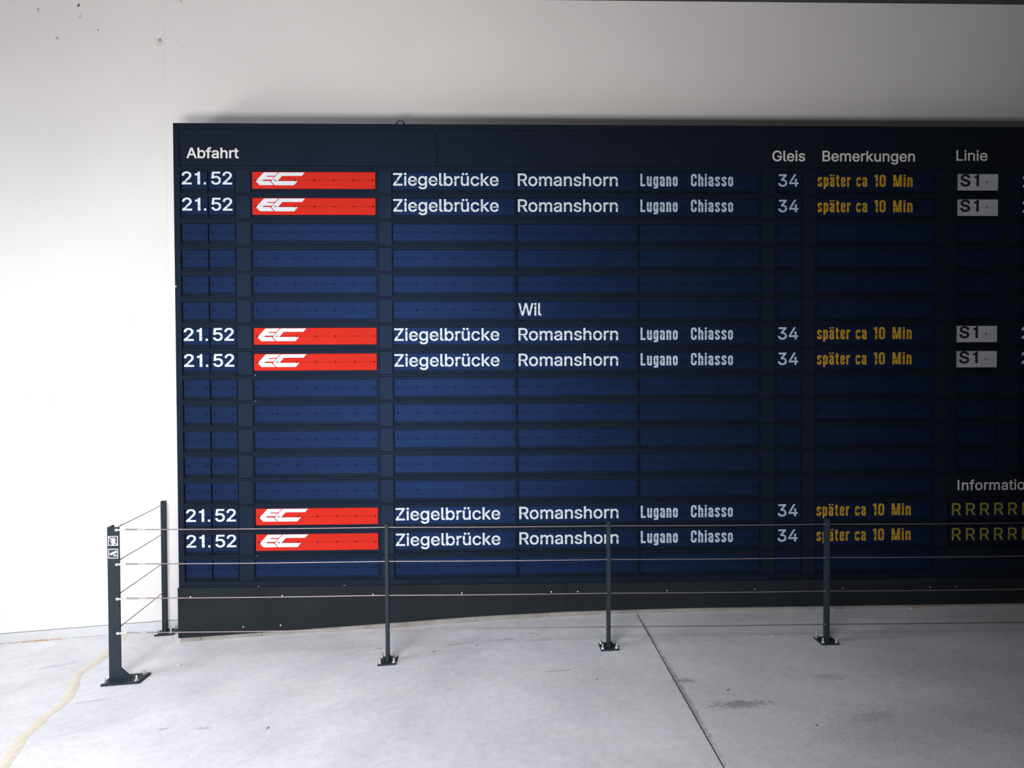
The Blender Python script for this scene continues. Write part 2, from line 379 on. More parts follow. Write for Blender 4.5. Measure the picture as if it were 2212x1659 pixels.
# ------------------------------------------------------------------ plinth
XR = 4.40
plinth = tag(empty('plinth', (0, 0.1, 0.15)), 'dark anthracite panelled plinth between the blue board and the kerb', 'plinth')
def keep(o, p):
    o.parent = p; o.matrix_parent_inverse = Matrix.Translation(-p.location); return o
for x0, x1 in ((-1.842, 0.4615), (0.4640, 2.767), (2.7695, XR)):
    n = 14; xs = [x0 + (x1 - x0) * k / n for k in range(n + 1)]
    bm = bmesh.new(); prism(bm, [(x, pz(x)) for x in xs] + [(x1, 0.3285), (x0, 0.3285)], -0.006, 0.004)
    bmesh.ops.recalc_face_normals(bm, faces=bm.faces)
    keep(mesh_obj('plinth_panel', bm, M['plinth']), plinth)
bm = bmesh.new()
xs = [-1.838 + (XR + 1.838) * k / 30 for k in range(31)]
prism(bm, [(x, pz(x) + 0.006) for x in xs] + [(XR, 0.324), (-1.838, 0.324)], 0.0045, 0.18)
bmesh.ops.recalc_face_normals(bm, faces=bm.faces)
keep(mesh_obj('plinth_frame', bm, M['core']), plinth)
def screw_mesh():
    bm = bmesh.new()
    bmesh.ops.create_uvsphere(bm, u_segments=10, v_segments=6, radius=0.0045)
    for v in bm.verts: v.co.y *= 0.5
    me = bpy.data.meshes.new('screw'); bm.to_mesh(me); bm.free(); me.materials.append(M['zinc']); return me
SM = screw_mesh()
for x, z in [(-1.767, .276), (-1.229, .276), (-.691, .276), (-.161, .276), (.376, .276), (.535, .276), (1.074, .276), (1.61, .276), (2.15, .276), (2.69, .276), (2.85, .276),
             (-1.46, .092), (-1.24, .098)]:
    keep(inst('screw', SM, None, (x, -0.0065, z)), plinth)

# ------------------------------------------------------------------ lettering
GL = json.loads('''{"A":[943,[[[32,0,77,0,153,333],[396,1000,275,667,445,1000],[543,1000,494,1000,665,667],[910,0,788,333,866,0],[777,0,821,0,706,198],[564,595,635,396,551,631],[519,732,536,677,502,786],[456,940,481,856,465,940],[482,940,473,940,457,855],[418,729,436,784,401,674],[374,595,386,629,305,396],[167,0,236,198,122,0]],[[216,279,386,279,216,316],[216,391,216,353,386,391],[727,391,557,391,727,353],[727,279,727,316,557,279]]]],"b":[834,[[[451,-16,513,-16,405,-16],[339,7,368,-8,310,23],[271,61,287,41,254,82],[232,115,242,100,228,115],[220,115,224,115,220,77],[220,0,220,38,181,0],[103,0,142,0,103,333],[103,1000,103,667,143,1000],[223,1000,183,1000,223,876],[223,628,223,752,226,628],[232,628,229,628,242,642],[270,680,254,660,286,699],[337,733,308,717,366,748],[450,756,403,756,513,756],[615,709,567,740,663,677],[727,575,700,633,754,517],[767,371,767,449,767,292],[727,166,754,224,701,108],[616,32,663,63,568,0]],[[433,92,388,92,479,92],[549,129,518,104,581,153],[621,229,605,187,637,271],[645,372,645,319,645,425],[621,513,637,472,605,555],[550,612,582,588,518,636],[433,648,479,648,387,648],[317,613,348,637,285,590],[246,517,262,558,230,476],[221,372,221,428,221,317],[246,226,230,268,262,184],[318,128,286,151,349,104]]]],"f":[499,[[[448,746,303,746,448,711],[448,643,448,677,303,643],[13,643,158,643,13,677],[13,746,13,711,158,746]],[[158,0,198,0,158,283],[158,848,158,566,158,891],[188,955,168,926,208,984],[266,1020,234,1005,298,1034],[368,1042,332,1042,396,1042],[437,1036,419,1040,455,1032],[477,1024,469,1028,467,990],[447,921,457,955,441,923],[422,928,433,925,412,930],[383,932,399,932,346,932],[303,904,320,922,287,886],[279,823,279,859,279,549],[279,0,279,274,238,0]]]],"a":[765,[[[314,-17,357,-17,267,-17],[186,10,224,-8,147,27],[94,88,116,53,71,122],[60,212,60,163,60,255],[85,316,68,290,102,343],[152,380,124,364,181,395],[246,414,212,406,281,422],[350,432,315,428,395,438],[459,446,431,443,487,449],[521,462,508,454,535,469],[542,501,542,482,542,502],[542,505,542,503,542,536],[524,583,536,562,513,605],[471,633,495,621,448,645],[385,650,419,650,349,650],[293,634,319,645,268,622],[231,591,247,608,215,574],[197,538,204,557,158,550],[81,572,119,561,98,618],[154,680,123,654,186,707],[261,738,222,726,301,750],[381,756,341,756,408,756],[470,746,438,752,502,739],[562,708,533,727,591,690],[634,630,615,664,652,595],[662,494,662,550,662,329],[662,0,662,165,622,0],[544,0,583,0,544,34],[544,102,544,68,541,102],[536,102,538,102,527,85],[495,48,514,67,477,30],[423,2,453,15,393,-11]],[[335,89,305,89,380,89],[448,115,417,98,479,133],[518,183,502,155,534,211],[542,271,542,240,542,305],[542,373,542,339,537,367],[510,358,526,362,494,353],[455,346,476,349,434,342],[394,337,414,339,374,334],[345,330,358,332,316,327],[264,312,289,320,239,303],[203,274,219,290,188,257],[181,206,181,235,181,181],[200,142,187,159,214,125],[255,103,232,112,278,94]]]],"h":[806,[[[223,446,223,489,223,297],[223,0,223,149,183,0],[103,0,143,0,103,333],[103,1000,103,667,143,1000],[223,1000,183,1000,223,855],[223,565,223,710,216,565],[201,565,209,565,224,634],[299,712,257,682,341,741],[447,756,391,756,498,756],[580,724,542,745,618,704],[670,631,648,672,691,589],[702,472,702,536,702,315],[702,0,702,157,662,0],[582,0,622,0,582,154],[582,462,582,308,582,521],[537,598,567,566,506,631],[413,647,465,647,377,647],[316,624,345,639,287,608],[248,556,265,586,232,526]]]],"r":[509,[[[103,0,143,0,103,249],[103,746,103,497,142,746],[219,746,181,746,219,707],[219,631,219,669,222,631],[227,631,224,631,241,668],[300,722,265,699,334,745],[419,756,374,756,428,756],[451,756,439,756,463,755],[479,754,472,755,479,714],[479,634,479,674,475,634],[452,638,466,636,438,639],[407,640,423,640,372,640],[313,618,340,633,285,604],[247,557,263,584,231,531],[223,466,223,501,223,311],[223,0,223,155,183,0]]]],"t":[447,[[[401,746,271,746,401,711],[401,643,401,677,271,643],[13,643,142,643,13,677],[13,746,13,711,142,746]],[[128,926,128,678,168,926],[248,926,208,926,248,681],[248,192,248,437,248,159],[267,120,254,135,281,105],[335,98,303,98,343,98],[364,100,352,99,376,102],[397,105,387,104,404,71],[419,3,411,37,407,-1],[377,-5,393,-4,362,-7],[331,-8,346,-8,266,-8],[181,42,216,9,145,75],[128,183,128,122,128,430]]]],"Z":[862,[[[82,0,316,0,82,30],[82,91,82,61,234,313],[538,757,386,535,558,787],[602,846,579,816,624,876],[670,935,647,906,674,921],[684,893,679,907,643,891],[561,889,602,890,520,888],[438,888,479,888,319,888],[79,888,199,888,79,925],[79,1000,79,963,313,1000],[780,1000,546,1000,780,969],[780,907,780,938,630,689],[332,253,481,471,310,221],[263,158,287,190,239,127],[191,65,215,96,187,79],[177,107,182,93,218,109],[299,111,259,110,339,112],[421,112,380,112,542,112],[785,112,664,112,785,75],[785,0,785,37,551,0]]]],"i":[328,[[[103,0,143,0,103,249],[103,746,103,497,143,746],[223,746,183,746,223,497],[223,0,223,249,183,0]],[[164,870,188,870,142,870],[106,894,122,878,89,909],[81,950,81,928,81,972],[106,1006,89,991,122,1022],[164,1030,142,1030,188,1030],[224,1006,207,1022,240,991],[248,950,248,972,248,928],[224,894,240,909,207,878]]]],"e":[794,[[[417,-16,468,-16,344,-16],[230,32,282,0,178,64],[109,167,138,109,81,224],[67,367,67,291,67,444],[109,569,81,511,136,628],[226,706,176,673,277,739],[403,756,336,756,444,756],[522,735,484,749,561,722],[628,670,596,700,659,640],[702,554,684,602,720,506],[730,381,730,449,730,365],[730,333,730,349,535,333],[147,333,341,333,147,367],[147,434,147,400,319,434],[664,434,492,434,646,422],[609,397,627,410,609,447],[585,528,601,490,570,566],[516,617,547,595,486,638],[403,649,448,649,358,649],[288,616,320,638,256,594],[214,530,231,565,197,494],[189,415,189,456,189,393],[189,349,189,371,189,294],[217,209,198,247,236,170],[297,121,263,141,331,101],[417,91,371,91,447,91],[499,104,474,95,523,112],[561,143,544,126,579,160],[601,207,592,182,640,198],[717,179,679,188,706,140],[659,77,687,106,631,48],[555,9,596,25,514,-8]]]],"g":[836,[[[407,-296,467,-296,352,-296],[263,-274,304,-289,222,-260],[162,-216,189,-241,135,-192],[99,-136,114,-165,133,-117],[199,-80,166,-99,210,-96],[239,-130,223,-112,255,-147],[303,-173,277,-162,330,-185],[407,-191,365,-191,467,-191],[555,-148,516,-177,593,-119],[612,-11,612,-73,612,37],[612,134,612,86,609,134],[602,134,605,134,593,119],[563,82,580,101,547,62],[496,31,525,45,467,17],[383,9,430,9,323,9],[221,52,269,24,174,81],[108,177,136,123,81,232],[67,376,67,298,67,453],[108,577,81,520,135,633],[221,709,173,677,269,740],[385,756,323,756,432,756],[498,733,469,748,527,718],[566,680,550,700,583,660],[605,627,596,642,608,627],[615,627,612,627,615,666],[615,746,615,706,654,746],[732,746,693,746,732,491],[732,-17,732,237,732,-82],[689,-177,718,-135,660,-218],[571,-267,620,-248,522,-286]],[[403,116,357,116,448,116],[518,148,487,127,549,169],[590,238,573,199,606,277],[614,379,614,324,614,432],[590,519,606,479,574,559],[519,614,550,591,487,637],[403,648,449,648,356,648],[285,612,317,636,253,588],[213,516,230,556,197,475],[189,379,189,430,189,326],[214,241,197,280,230,202],[286,149,254,171,318,127]]]],"l":[372,[[[274,-5,289,-5,216,-5],[145,40,173,10,117,69],[103,166,103,111,103,444],[103,1000,103,722,143,1000],[223,1000,183,1000,223,731],[223,194,223,463,223,160],[236,122,228,136,245,109],[287,102,262,102,299,102],[315,103,309,102,322,104],[334,107,328,105,341,73],[355,5,348,39,345,3],[318,-2,332,0,303,-4]]]],"ü":[806,[[[358,-10,414,-10,308,-10],[226,21,264,0,188,42],[136,115,158,73,114,157],[103,273,103,210,103,431],[103,746,103,588,143,746],[223,746,183,746,223,591],[223,283,223,437,223,225],[269,147,239,180,300,115],[393,99,341,99,429,99],[490,122,461,106,518,137],[557,190,540,160,574,220],[582,300,582,257,582,449],[582,746,582,597,622,746],[702,746,662,746,702,497],[702,0,702,249,663,0],[586,0,625,0,586,60],[586,181,586,120,592,181],[604,181,598,181,581,111],[505,33,548,62,463,4]],[[544,870,566,870,522,870],[488,894,504,878,472,909],[464,950,464,928,464,972],[488,1006,472,990,504,1021],[544,1029,522,1029,566,1029],[600,1006,585,1021,616,990],[623,950,623,972,623,928],[600,894,616,909,585,878]],[[262,870,284,870,240,870],[205,894,221,878,190,909],[182,950,182,928,182,972],[205,1006,190,990,221,1021],[262,1029,240,1029,284,1029],[318,1006,302,1021,333,990],[341,950,341,972,341,928],[318,894,333,909,302,878]]]],"k":[748,[[[216,268,260,310,216,318],[216,416,216,367,223,416],[237,416,230,416,344,526],[559,746,452,636,609,746],[708,746,658,746,593,628],[362,392,477,510,357,392],[348,392,353,392,304,351]],[[103,0,143,0,103,333],[103,1000,103,667,143,1000],[223,1000,183,1000,223,667],[223,0,223,333,183,0]],[[578,0,629,0,482,122],[291,365,386,243,319,393],[376,450,347,421,494,300],[732,0,613,150,680,0]]]],"c":[778,[[[407,-16,445,-16,340,-16],[230,32,281,0,179,64],[110,167,139,109,81,225],[67,368,67,292,67,446],[110,572,81,514,139,630],[230,707,179,675,281,740],[407,756,340,756,444,756],[511,741,479,751,544,732],[600,700,573,718,626,682],[668,633,649,659,687,606],[711,544,701,577,672,534],[595,515,634,525,590,534],[571,568,582,552,560,585],[531,611,546,599,515,623],[476,639,496,632,455,645],[407,648,432,648,358,648],[285,610,317,635,253,584],[213,508,229,550,197,465],[189,368,189,419,189,319],[213,231,197,273,229,189],[285,130,253,155,317,104],[407,91,358,91,433,91],[477,101,456,95,498,108],[532,130,516,118,548,142],[573,174,562,157,584,191],[598,230,593,210,636,221],[713,201,675,211,704,167],[671,110,690,137,652,84],[602,42,629,61,575,23],[512,-1,545,9,480,-11]]]],"R":[883,[[[118,0,160,0,118,333],[118,1000,118,667,233,1000],[464,1000,349,1000,541,1000],[655,960,604,987,705,934],[767,851,743,898,792,805],[805,692,805,752,805,632],[767,534,792,579,743,488],[654,427,705,452,604,401],[464,389,540,389,372,389],[189,389,281,389,189,426],[189,501,189,464,279,501],[459,501,369,501,511,501],[585,524,553,509,617,540],[656,591,641,562,671,619],[679,692,679,653,679,732],[656,796,671,766,641,825],[585,864,617,848,552,880],[458,889,510,889,387,889],[245,889,316,889,245,592],[245,0,245,296,203,0]],[[694,0,743,0,613,150],[452,450,533,300,500,450],[595,450,548,450,677,300],[841,0,759,150,792,0]]]],"o":[816,[[[407,-16,476,-16,340,-16],[230,32,281,0,179,64],[110,167,139,109,81,225],[67,368,67,292,67,446],[110,572,81,514,139,630],[230,707,179,675,281,740],[407,756,340,756,476,756],[587,707,536,740,638,675],[706,572,678,630,735,514],[749,368,749,446,749,292],[706,167,735,225,678,109],[587,32,638,64,536,0]],[[407,91,358,91,457,91],[531,130,499,104,564,155],[604,231,588,189,620,273],[628,368,628,319,628,419],[604,507,620,465,588,550],[531,610,564,584,499,635],[407,648,457,648,358,648],[285,610,317,635,253,584],[213,508,229,550,197,465],[189,368,189,419,189,319],[213,231,197,273,229,189],[285,130,253,155,317,104]]]],"m":[1199,[[[103,0,143,0,103,249],[103,746,103,497,142,746],[220,746,181,746,220,691],[221,581,221,636,218,581],[211,581,215,581,222,620],[260,680,238,653,283,706],[338,739,309,726,368,752],[431,759,399,759,486,759],[565,709,531,742,599,676],[631,579,621,632,625,579],[614,579,620,579,623,616],[663,674,639,648,686,701],[748,737,715,722,782,752],[858,759,819,759,902,759],[977,731,941,750,1013,712],[1063,646,1041,684,1084,608],[1095,501,1095,560,1095,334],[1095,0,1095,167,1055,0],[974,0,1015,0,974,166],[974,499,974,332,974,553],[929,615,959,591,898,638],[823,650,863,650,789,650],[736,629,760,643,711,614],[679,570,692,595,666,546],[659,486,659,518,659,324],[659,0,659,162,619,0],[539,0,579,0,539,170],[539,511,539,340,539,552],[497,611,525,586,470,637],[392,650,434,650,363,650],[310,629,335,643,284,616],[247,568,263,595,231,542],[223,468,223,508,223,312],[223,0,223,156,183,0]]]],"n":[805,[[[223,446,223,489,223,297],[223,0,223,149,183,0],[103,0,143,0,103,249],[103,746,103,497,142,746],[219,746,181,746,220,685],[220,565,220,625,214,565],[201,565,208,565,224,634],[299,712,257,682,341,741],[447,756,391,756,498,756],[580,724,542,745,618,704],[669,631,648,672,691,589],[702,472,702,536,702,315],[702,0,702,157,662,0],[582,0,622,0,582,154],[582,462,582,308,582,521],[537,598,567,566,506,631],[413,647,465,647,377,647],[316,624,345,639,287,608],[248,556,265,586,232,526]]]],"s":[717,[[[358,-16,415,-16,306,-16],[220,7,261,-9,180,22],[121,74,147,45,96,104],[70,185,78,141,108,193],[185,209,146,201,194,168],[244,118,214,138,274,99],[356,89,311,89,408,89],[481,122,450,100,511,145],[527,202,527,171,527,228],[499,267,518,250,481,284],[417,305,453,297,376,315],[293,334,334,324,226,350],[142,409,175,375,109,443],[92,538,92,486,92,581],[128,652,104,619,152,684],[226,728,185,710,268,747],[368,756,315,756,419,756],[499,732,463,748,535,717],[588,667,565,695,610,639],[637,570,627,606,600,562],[527,545,564,553,518,573],[477,620,501,598,452,643],[368,654,416,654,324,654],[257,623,287,643,228,602],[213,545,213,576,213,517],[244,478,223,495,264,461],[338,438,295,448,375,429],[451,411,413,420,519,395],[602,337,569,370,635,303],[651,209,651,261,651,166],[614,93,639,127,589,59],[511,13,555,32,466,-6]]]],"W":[1349,[[[305,0,354,0,214,333],[32,1000,123,667,75,1000],[162,1000,119,1000,215,795],[321,385,268,590,329,353],[345,286,337,319,353,252],[367,184,360,218,374,149],[387,78,381,114,382,78],[372,78,377,78,379,114],[393,184,385,149,400,218],[415,286,407,252,423,319],[440,385,432,353,494,590],[602,1000,548,795,650,1000],[746,1000,698,1000,800,795],[907,385,854,590,916,353],[933,286,925,319,940,252],[956,184,948,218,963,149],[977,78,970,114,971,78],[960,78,966,78,966,114],[981,184,973,149,988,218],[1003,286,995,252,1011,319],[1028,385,1019,353,1080,590],[1186,1000,1133,795,1229,1000],[1316,1000,1273,1000,1225,667],[1042,0,1134,333,993,0],[895,0,944,0,838,212],[723,635,780,423,712,677],[691,769,701,721,680,818],[660,934,670,872,669,934],[687,934,678,934,677,875],[658,776,668,823,649,729],[625,635,638,682,568,423],[453,0,510,212,404,0]]]],"L":[772,[[[118,0,315,0,118,333],[118,1000,118,667,160,1000],[245,1000,203,1000,245,704],[245,112,245,408,400,112],[710,112,555,112,710,75],[710,0,710,37,513,0]]]],"u":[806,[[[358,-10,414,-10,308,-10],[226,21,264,0,188,42],[136,115,158,73,114,157],[103,273,103,210,103,431],[103,746,103,588,143,746],[223,746,183,746,223,591],[223,283,223,437,223,225],[269,147,239,180,300,115],[393,99,341,99,429,99],[490,122,461,106,518,137],[557,190,540,160,574,220],[582,300,582,257,582,449],[582,746,582,597,622,746],[702,746,662,746,702,497],[702,0,702,249,663,0],[586,0,625,0,586,60],[586,181,586,120,592,181],[604,181,598,181,581,111],[505,33,548,62,463,4]]]],"G":[1023,[[[528,-13,608,-13,439,-13],[294,49,361,7,226,91],[136,227,174,150,98,304],[79,499,79,395,79,605],[136,773,98,696,174,850],[293,951,226,909,359,993],[521,1013,435,1013,574,1013],[669,990,623,1006,715,974],[793,922,756,952,829,893],[883,818,859,859,907,778],[932,685,923,734,889,685],[802,685,845,685,792,718],[761,773,778,747,744,799],[700,839,724,821,676,858],[620,882,650,872,590,891],[521,896,557,896,462,896],[360,850,408,881,312,819],[246,715,274,774,217,656],[203,499,203,584,203,415],[246,285,218,343,274,226],[362,150,313,181,411,119],[528,104,466,104,585,104],[678,140,634,116,721,164],[779,242,754,198,803,287],[815,398,815,338,828,396],[854,391,841,394,754,391],[556,391,655,391,556,428],[556,503,556,466,684,503],[940,503,812,503,940,466],[940,393,940,430,940,311],[886,179,922,239,851,118],[740,37,802,70,679,3]]]],"B":[897,[[[118,0,240,0,118,333],[118,1000,118,667,237,1000],[474,1000,355,1000,543,1000],[646,964,601,988,692,941],[749,869,726,909,771,829],[783,735,783,784,783,692],[760,629,775,657,745,601],[700,562,725,579,676,545],[619,524,648,533,619,521],[619,515,619,518,651,513],[714,483,683,502,745,463],[791,399,771,435,811,364],[821,268,821,320,821,217],[787,131,810,172,763,91],[677,35,727,59,628,12],[485,0,563,0,362,0]],[[245,112,245,226,324,112],[481,112,402,112,559,112],[648,157,615,127,682,186],[699,268,699,224,699,302],[673,361,690,333,656,389],[601,429,632,412,569,445],[488,454,532,454,407,454],[245,454,326,454,245,340]],[[245,561,245,670,319,561],[468,561,394,561,504,561],[566,582,537,568,596,596],[635,642,618,616,652,667],[660,732,660,697,660,776],[614,843,645,813,584,873],[472,888,536,888,396,888],[245,888,321,888,245,779]]]],"I":[591,[[[61,0,217,0,61,37],[61,112,61,75,118,112],[232,112,175,112,232,371],[232,888,232,629,175,888],[61,888,118,888,61,925],[61,1000,61,963,217,1000],[530,1000,373,1000,530,963],[530,888,530,925,473,888],[359,888,416,888,359,629],[359,112,359,371,416,112],[530,112,473,112,530,75],[530,0,530,37,373,0]]]],".":[369,[[[187,-9,212,-9,163,-9],[124,17,141,0,106,35],[97,81,97,56,97,106],[124,144,106,127,141,162],[187,170,163,170,212,170],[251,144,234,162,268,127],[277,81,277,106,277,56],[251,17,268,35,234,0]]]],"0":[891,[[[446,-13,520,-13,371,-13],[255,47,308,7,203,88],[135,223,163,146,108,299],[94,499,94,391,94,607],[136,776,108,699,164,853],[256,952,204,912,309,993],[446,1013,372,1013,519,1013],[635,952,583,993,687,912],[755,776,727,853,783,699],[797,499,797,607,797,391],[755,223,783,299,728,146],[636,47,688,88,583,7]],[[446,97,396,97,494,97],[570,145,536,113,605,177],[649,283,631,223,667,343],[676,499,676,415,676,585],[649,717,667,657,631,777],[570,855,605,823,536,887],[446,903,494,903,396,903],[320,855,355,887,286,823],[242,717,260,777,224,657],[215,499,215,585,215,415],[242,283,224,343,260,223],[320,145,286,177,355,113]]]],"1":[891,[[[150,0,356,0,150,36],[150,107,150,72,356,107],[768,107,562,107,768,72],[768,0,768,36,562,0]],[[542,1000,491,1000,542,667],[542,0,542,333,501,0],[417,0,459,0,417,294],[417,881,417,587,415,881],[411,881,413,881,331,822],[169,703,250,763,169,749],[169,839,169,794,243,893],[390,1000,316,946,441,1000]]]],"2":[891,[[[126,0,339,0,126,31],[126,93,126,62,237,212],[460,450,349,331,498,489],[555,555,530,525,580,585],[611,642,598,614,623,669],[630,730,630,699,630,766],[605,823,621,797,588,849],[537,883,566,869,508,896],[440,903,476,903,401,903],[339,880,367,895,310,864],[273,813,288,841,257,784],[250,711,250,750,209,711],[129,711,169,711,129,771],[169,869,142,824,197,915],[281,976,234,950,329,1001],[442,1013,382,1013,502,1013],[601,976,555,1001,647,951],[710,875,684,918,736,833],[749,732,749,785,749,695],[729,624,742,659,716,590],[660,508,693,551,628,466],[525,353,583,414,450,275],[300,119,375,197,300,116],[300,111,300,114,455,111],[765,111,610,111,765,74],[765,0,765,37,552,0]]]],"3":[891,[[[428,-13,496,-13,367,-13],[261,19,312,-3,210,41],[138,113,169,72,107,153],[86,259,89,202,129,259],[215,259,172,259,218,225],[249,171,229,195,268,147],[325,116,294,129,356,104],[430,98,391,98,471,98],[541,119,508,105,573,134],[618,183,599,155,637,210],[647,285,647,244,647,321],[621,386,638,355,604,416],[540,459,577,441,503,477],[395,487,455,487,366,487],[308,487,337,487,308,520],[308,588,308,554,394,686],[566,881,480,783,566,884],[566,889,566,886,423,889],[137,889,280,889,137,926],[137,1000,137,963,335,1000],[732,1000,534,1000,732,968],[732,905,732,937,627,786],[415,547,521,666,415,554],[415,568,415,561,489,575],[606,542,553,567,659,518],[729,437,700,483,758,392],[772,285,772,341,772,226],[728,130,758,175,699,85],[607,24,658,50,555,-1]]]],"4":[891,[[[78,207,323,207,78,242],[78,311,78,277,214,541],[485,1000,349,770,527,1000],[611,1000,569,1000,478,775],[213,326,346,551,213,324],[213,319,213,322,413,319],[812,319,613,319,812,282],[812,207,812,245,567,207]],[[554,0,594,0,554,79],[554,238,554,159,554,255],[554,287,554,271,554,400],[554,624,554,512,594,624],[674,624,634,624,674,416],[674,0,674,208,634,0]]]],"5":[891,[[[435,-13,499,-13,375,-13],[275,22,322,-2,228,45],[163,118,191,77,135,159],[117,256,120,205,158,256],[240,256,199,256,243,226],[271,175,253,199,289,151],[341,118,312,132,369,105],[435,98,400,98,475,98],[543,127,511,107,575,146],[617,205,600,172,635,238],[644,319,644,276,644,362],[616,435,635,400,598,469],[540,515,572,496,507,535],[428,544,470,544,395,544],[329,528,362,539,297,516],[252,483,271,502,212,488],[132,497,172,492,151,664],[189,1000,170,832,366,1000],[720,1000,543,1000,720,963],[720,889,720,926,579,889],[296,889,437,889,285,790],[263,593,274,691,265,593],[268,593,266,593,290,612],[349,639,317,627,381,650],[451,656,415,656,497,656],[578,631,539,647,616,614],[678,561,650,591,707,531],[745,454,729,495,761,414],[768,321,768,369,768,256],[725,149,754,199,696,98],[607,30,657,59,557,1]]]],"S":[878,[[[440,-17,516,-17,367,-17],[251,18,304,-6,197,42],[126,118,155,75,96,161],[75,268,79,211,119,268],[205,268,162,268,209,230],[243,172,221,198,264,147],[327,115,293,128,362,103],[440,97,399,97,485,97],[562,118,526,104,598,133],[648,181,627,154,669,207],[679,274,679,238,679,306],[653,352,670,332,635,372],[582,402,611,389,552,415],[481,437,518,427,441,448],[361,470,401,459,278,493],[169,568,214,526,124,611],[102,732,102,666,102,789],[147,880,117,838,178,922],[270,979,219,955,322,1002],[446,1013,381,1013,513,1013],[621,978,571,1002,672,955],[741,882,712,923,771,841],[788,743,786,795,746,743],[663,743,705,743,658,793],[594,860,635,832,553,887],[442,901,503,901,399,901],[329,880,362,894,296,866],[253,822,271,847,235,798],[226,738,226,770,226,704],[257,656,237,677,278,635],[333,606,303,618,362,593],[417,577,391,584,451,567],[519,549,485,558,549,541],[612,518,580,531,645,505],[705,467,676,488,734,446],[776,388,757,420,794,357],[803,272,803,318,803,218],[760,125,788,169,731,81],[636,21,690,46,581,-5]]]],"M":[1235,[[[118,0,159,0,118,333],[118,1000,118,667,178,1000],[298,1000,238,1000,380,789],[545,368,463,579,551,353],[565,312,557,335,572,290],[588,241,580,266,597,215],[612,165,604,190,620,139],[632,96,626,117,623,96],[604,96,613,96,610,116],[625,162,617,138,632,187],[649,238,640,212,657,264],[672,311,665,288,680,334],[693,368,687,353,774,579],[936,1000,855,789,996,1000],[1116,1000,1056,1000,1116,667],[1116,0,1116,333,1074,0],[991,0,1033,0,991,191],[991,572,991,381,991,593],[992,643,991,616,992,669],[993,725,992,696,994,753],[995,812,994,783,996,842],[997,899,996,870,1000,899],[1008,899,1004,899,999,868],[978,805,989,836,968,773],[947,713,957,742,937,684],[919,633,928,657,910,608],[896,572,902,588,821,381],[672,0,747,191,635,0],[562,0,599,0,487,191],[335,572,411,381,329,587],[313,631,321,607,304,655],[285,710,295,681,275,739],[254,801,264,769,243,834],[220,899,232,866,225,899],[234,899,229,899,234,874],[236,818,235,847,237,789],[238,731,237,760,238,701],[239,646,238,673,239,618],[240,572,240,594,240,381],[240,0,240,191,199,0]]]]}''')
WHT = 0.0
def curve_mesh(splines, offset=0.0, extr=0.0003):
    """closed outlines (bezier 6-tuples or 2-tuples) -> filled, slightly raised mesh in the XY plane"""
    cu = bpy.data.curves.new('c', 'CURVE'); cu.dimensions = '2D'; cu.fill_mode = 'BOTH'; cu.resolution_u = 5
    cu.offset = offset; cu.extrude = extr
    for s in splines:
        if len(s[0]) == 6:
            sp = cu.splines.new('BEZIER'); sp.bezier_points.add(len(s) - 1)
            for p, q in zip(sp.bezier_points, s):
                p.handle_left_type = p.handle_right_type = 'FREE'
                p.co = (q[0], q[1], 0); p.handle_left = (q[2], q[3], 0); p.handle_right = (q[4], q[5], 0)
        else:
            sp = cu.splines.new('POLY'); sp.points.add(len(s) - 1)
            for p, q in zip(sp.points, s): p.co = (q[0], q[1], 0, 1)
        sp.use_cyclic_u = True
    o = bpy.data.objects.new('c', cu)
    me = o.to_mesh()
    bm = bmesh.new(); bm.from_mesh(me)
    o.to_mesh_clear(); bpy.data.objects.remove(o); bpy.data.curves.remove(cu)
    return bm
def flat_bezier(sp, n=6):
    out = []
    for i in range(len(sp)):
        p, q = sp[i], sp[(i + 1) % len(sp)]
        p0, p1, p2, p3 = Vector(p[0:2]), Vector(p[4:6]), Vector(q[2:4]), Vector(q[0:2])
        straight = abs((p1 - p0).cross(p3 - p0)) < 1.0 and abs((p2 - p0).cross(p3 - p0)) < 1.0
        k = 1 if (straight or (p3 - p0).length < 15) else n
        for j in range(k):
            t = j / k
            out.append(p0 * (1 - t) ** 3 + p1 * 3 * t * (1 - t) ** 2 + p2 * 3 * t * t * (1 - t) + p3 * t ** 3)
    res = []
    for p in out:
        if not res or (p - res[-1]).length > 6.0: res.append(p)
    while (res[0] - res[-1]).length < 6.0: res.pop()
    return res
def grow(pts, d):
    out = []; n = len(pts)
    for i in range(n):
        a_, b_, c_ = pts[i - 1], pts[i], pts[(i + 1) % n]
        u, w = (b_ - a_).normalized(), (c_ - b_).normalized()
        n1, n2 = Vector((-u.y, u.x)), Vector((-w.y, w.x)); m_ = n1 + n2
        if m_.length < 0.6: out.append(b_.copy()); continue     # ink trap: leave it where it is
        m_.normalize(); out.append(b_ + m_ * (d / max(0.6, m_.dot(n1))))
    return out
def winding(P_, x, y):
    w = 0; n = len(P_)
    for i in range(n):
        a_, b_ = P_[i], P_[(i + 1) % n]
        if a_[1] <= y:
            if b_[1] > y and (b_[0] - a_[0]) * (y - a_[1]) - (x - a_[0]) * (b_[1] - a_[1]) > 0: w += 1
        elif b_[1] <= y and (b_[0] - a_[0]) * (y - a_[1]) - (x - a_[0]) * (b_[1] - a_[1]) < 0: w -= 1
    return w
from mathutils.geometry import delaunay_2d_cdt
_one = [(215, 0), (355, 0), (355, 1000), (250, 1000), (222, 915), (165, 862), (40, 842), (40, 735), (215, 735)]
GL['1'][1] = [[(x, y, x, y, x, y) for x, y in reversed(_one)]]
GL['I'] = [430, [[(x, y, x, y, x, y) for x, y in ((120, 0), (120, 1000), (250, 1000), (250, 0))]]]
GCACHE = {}
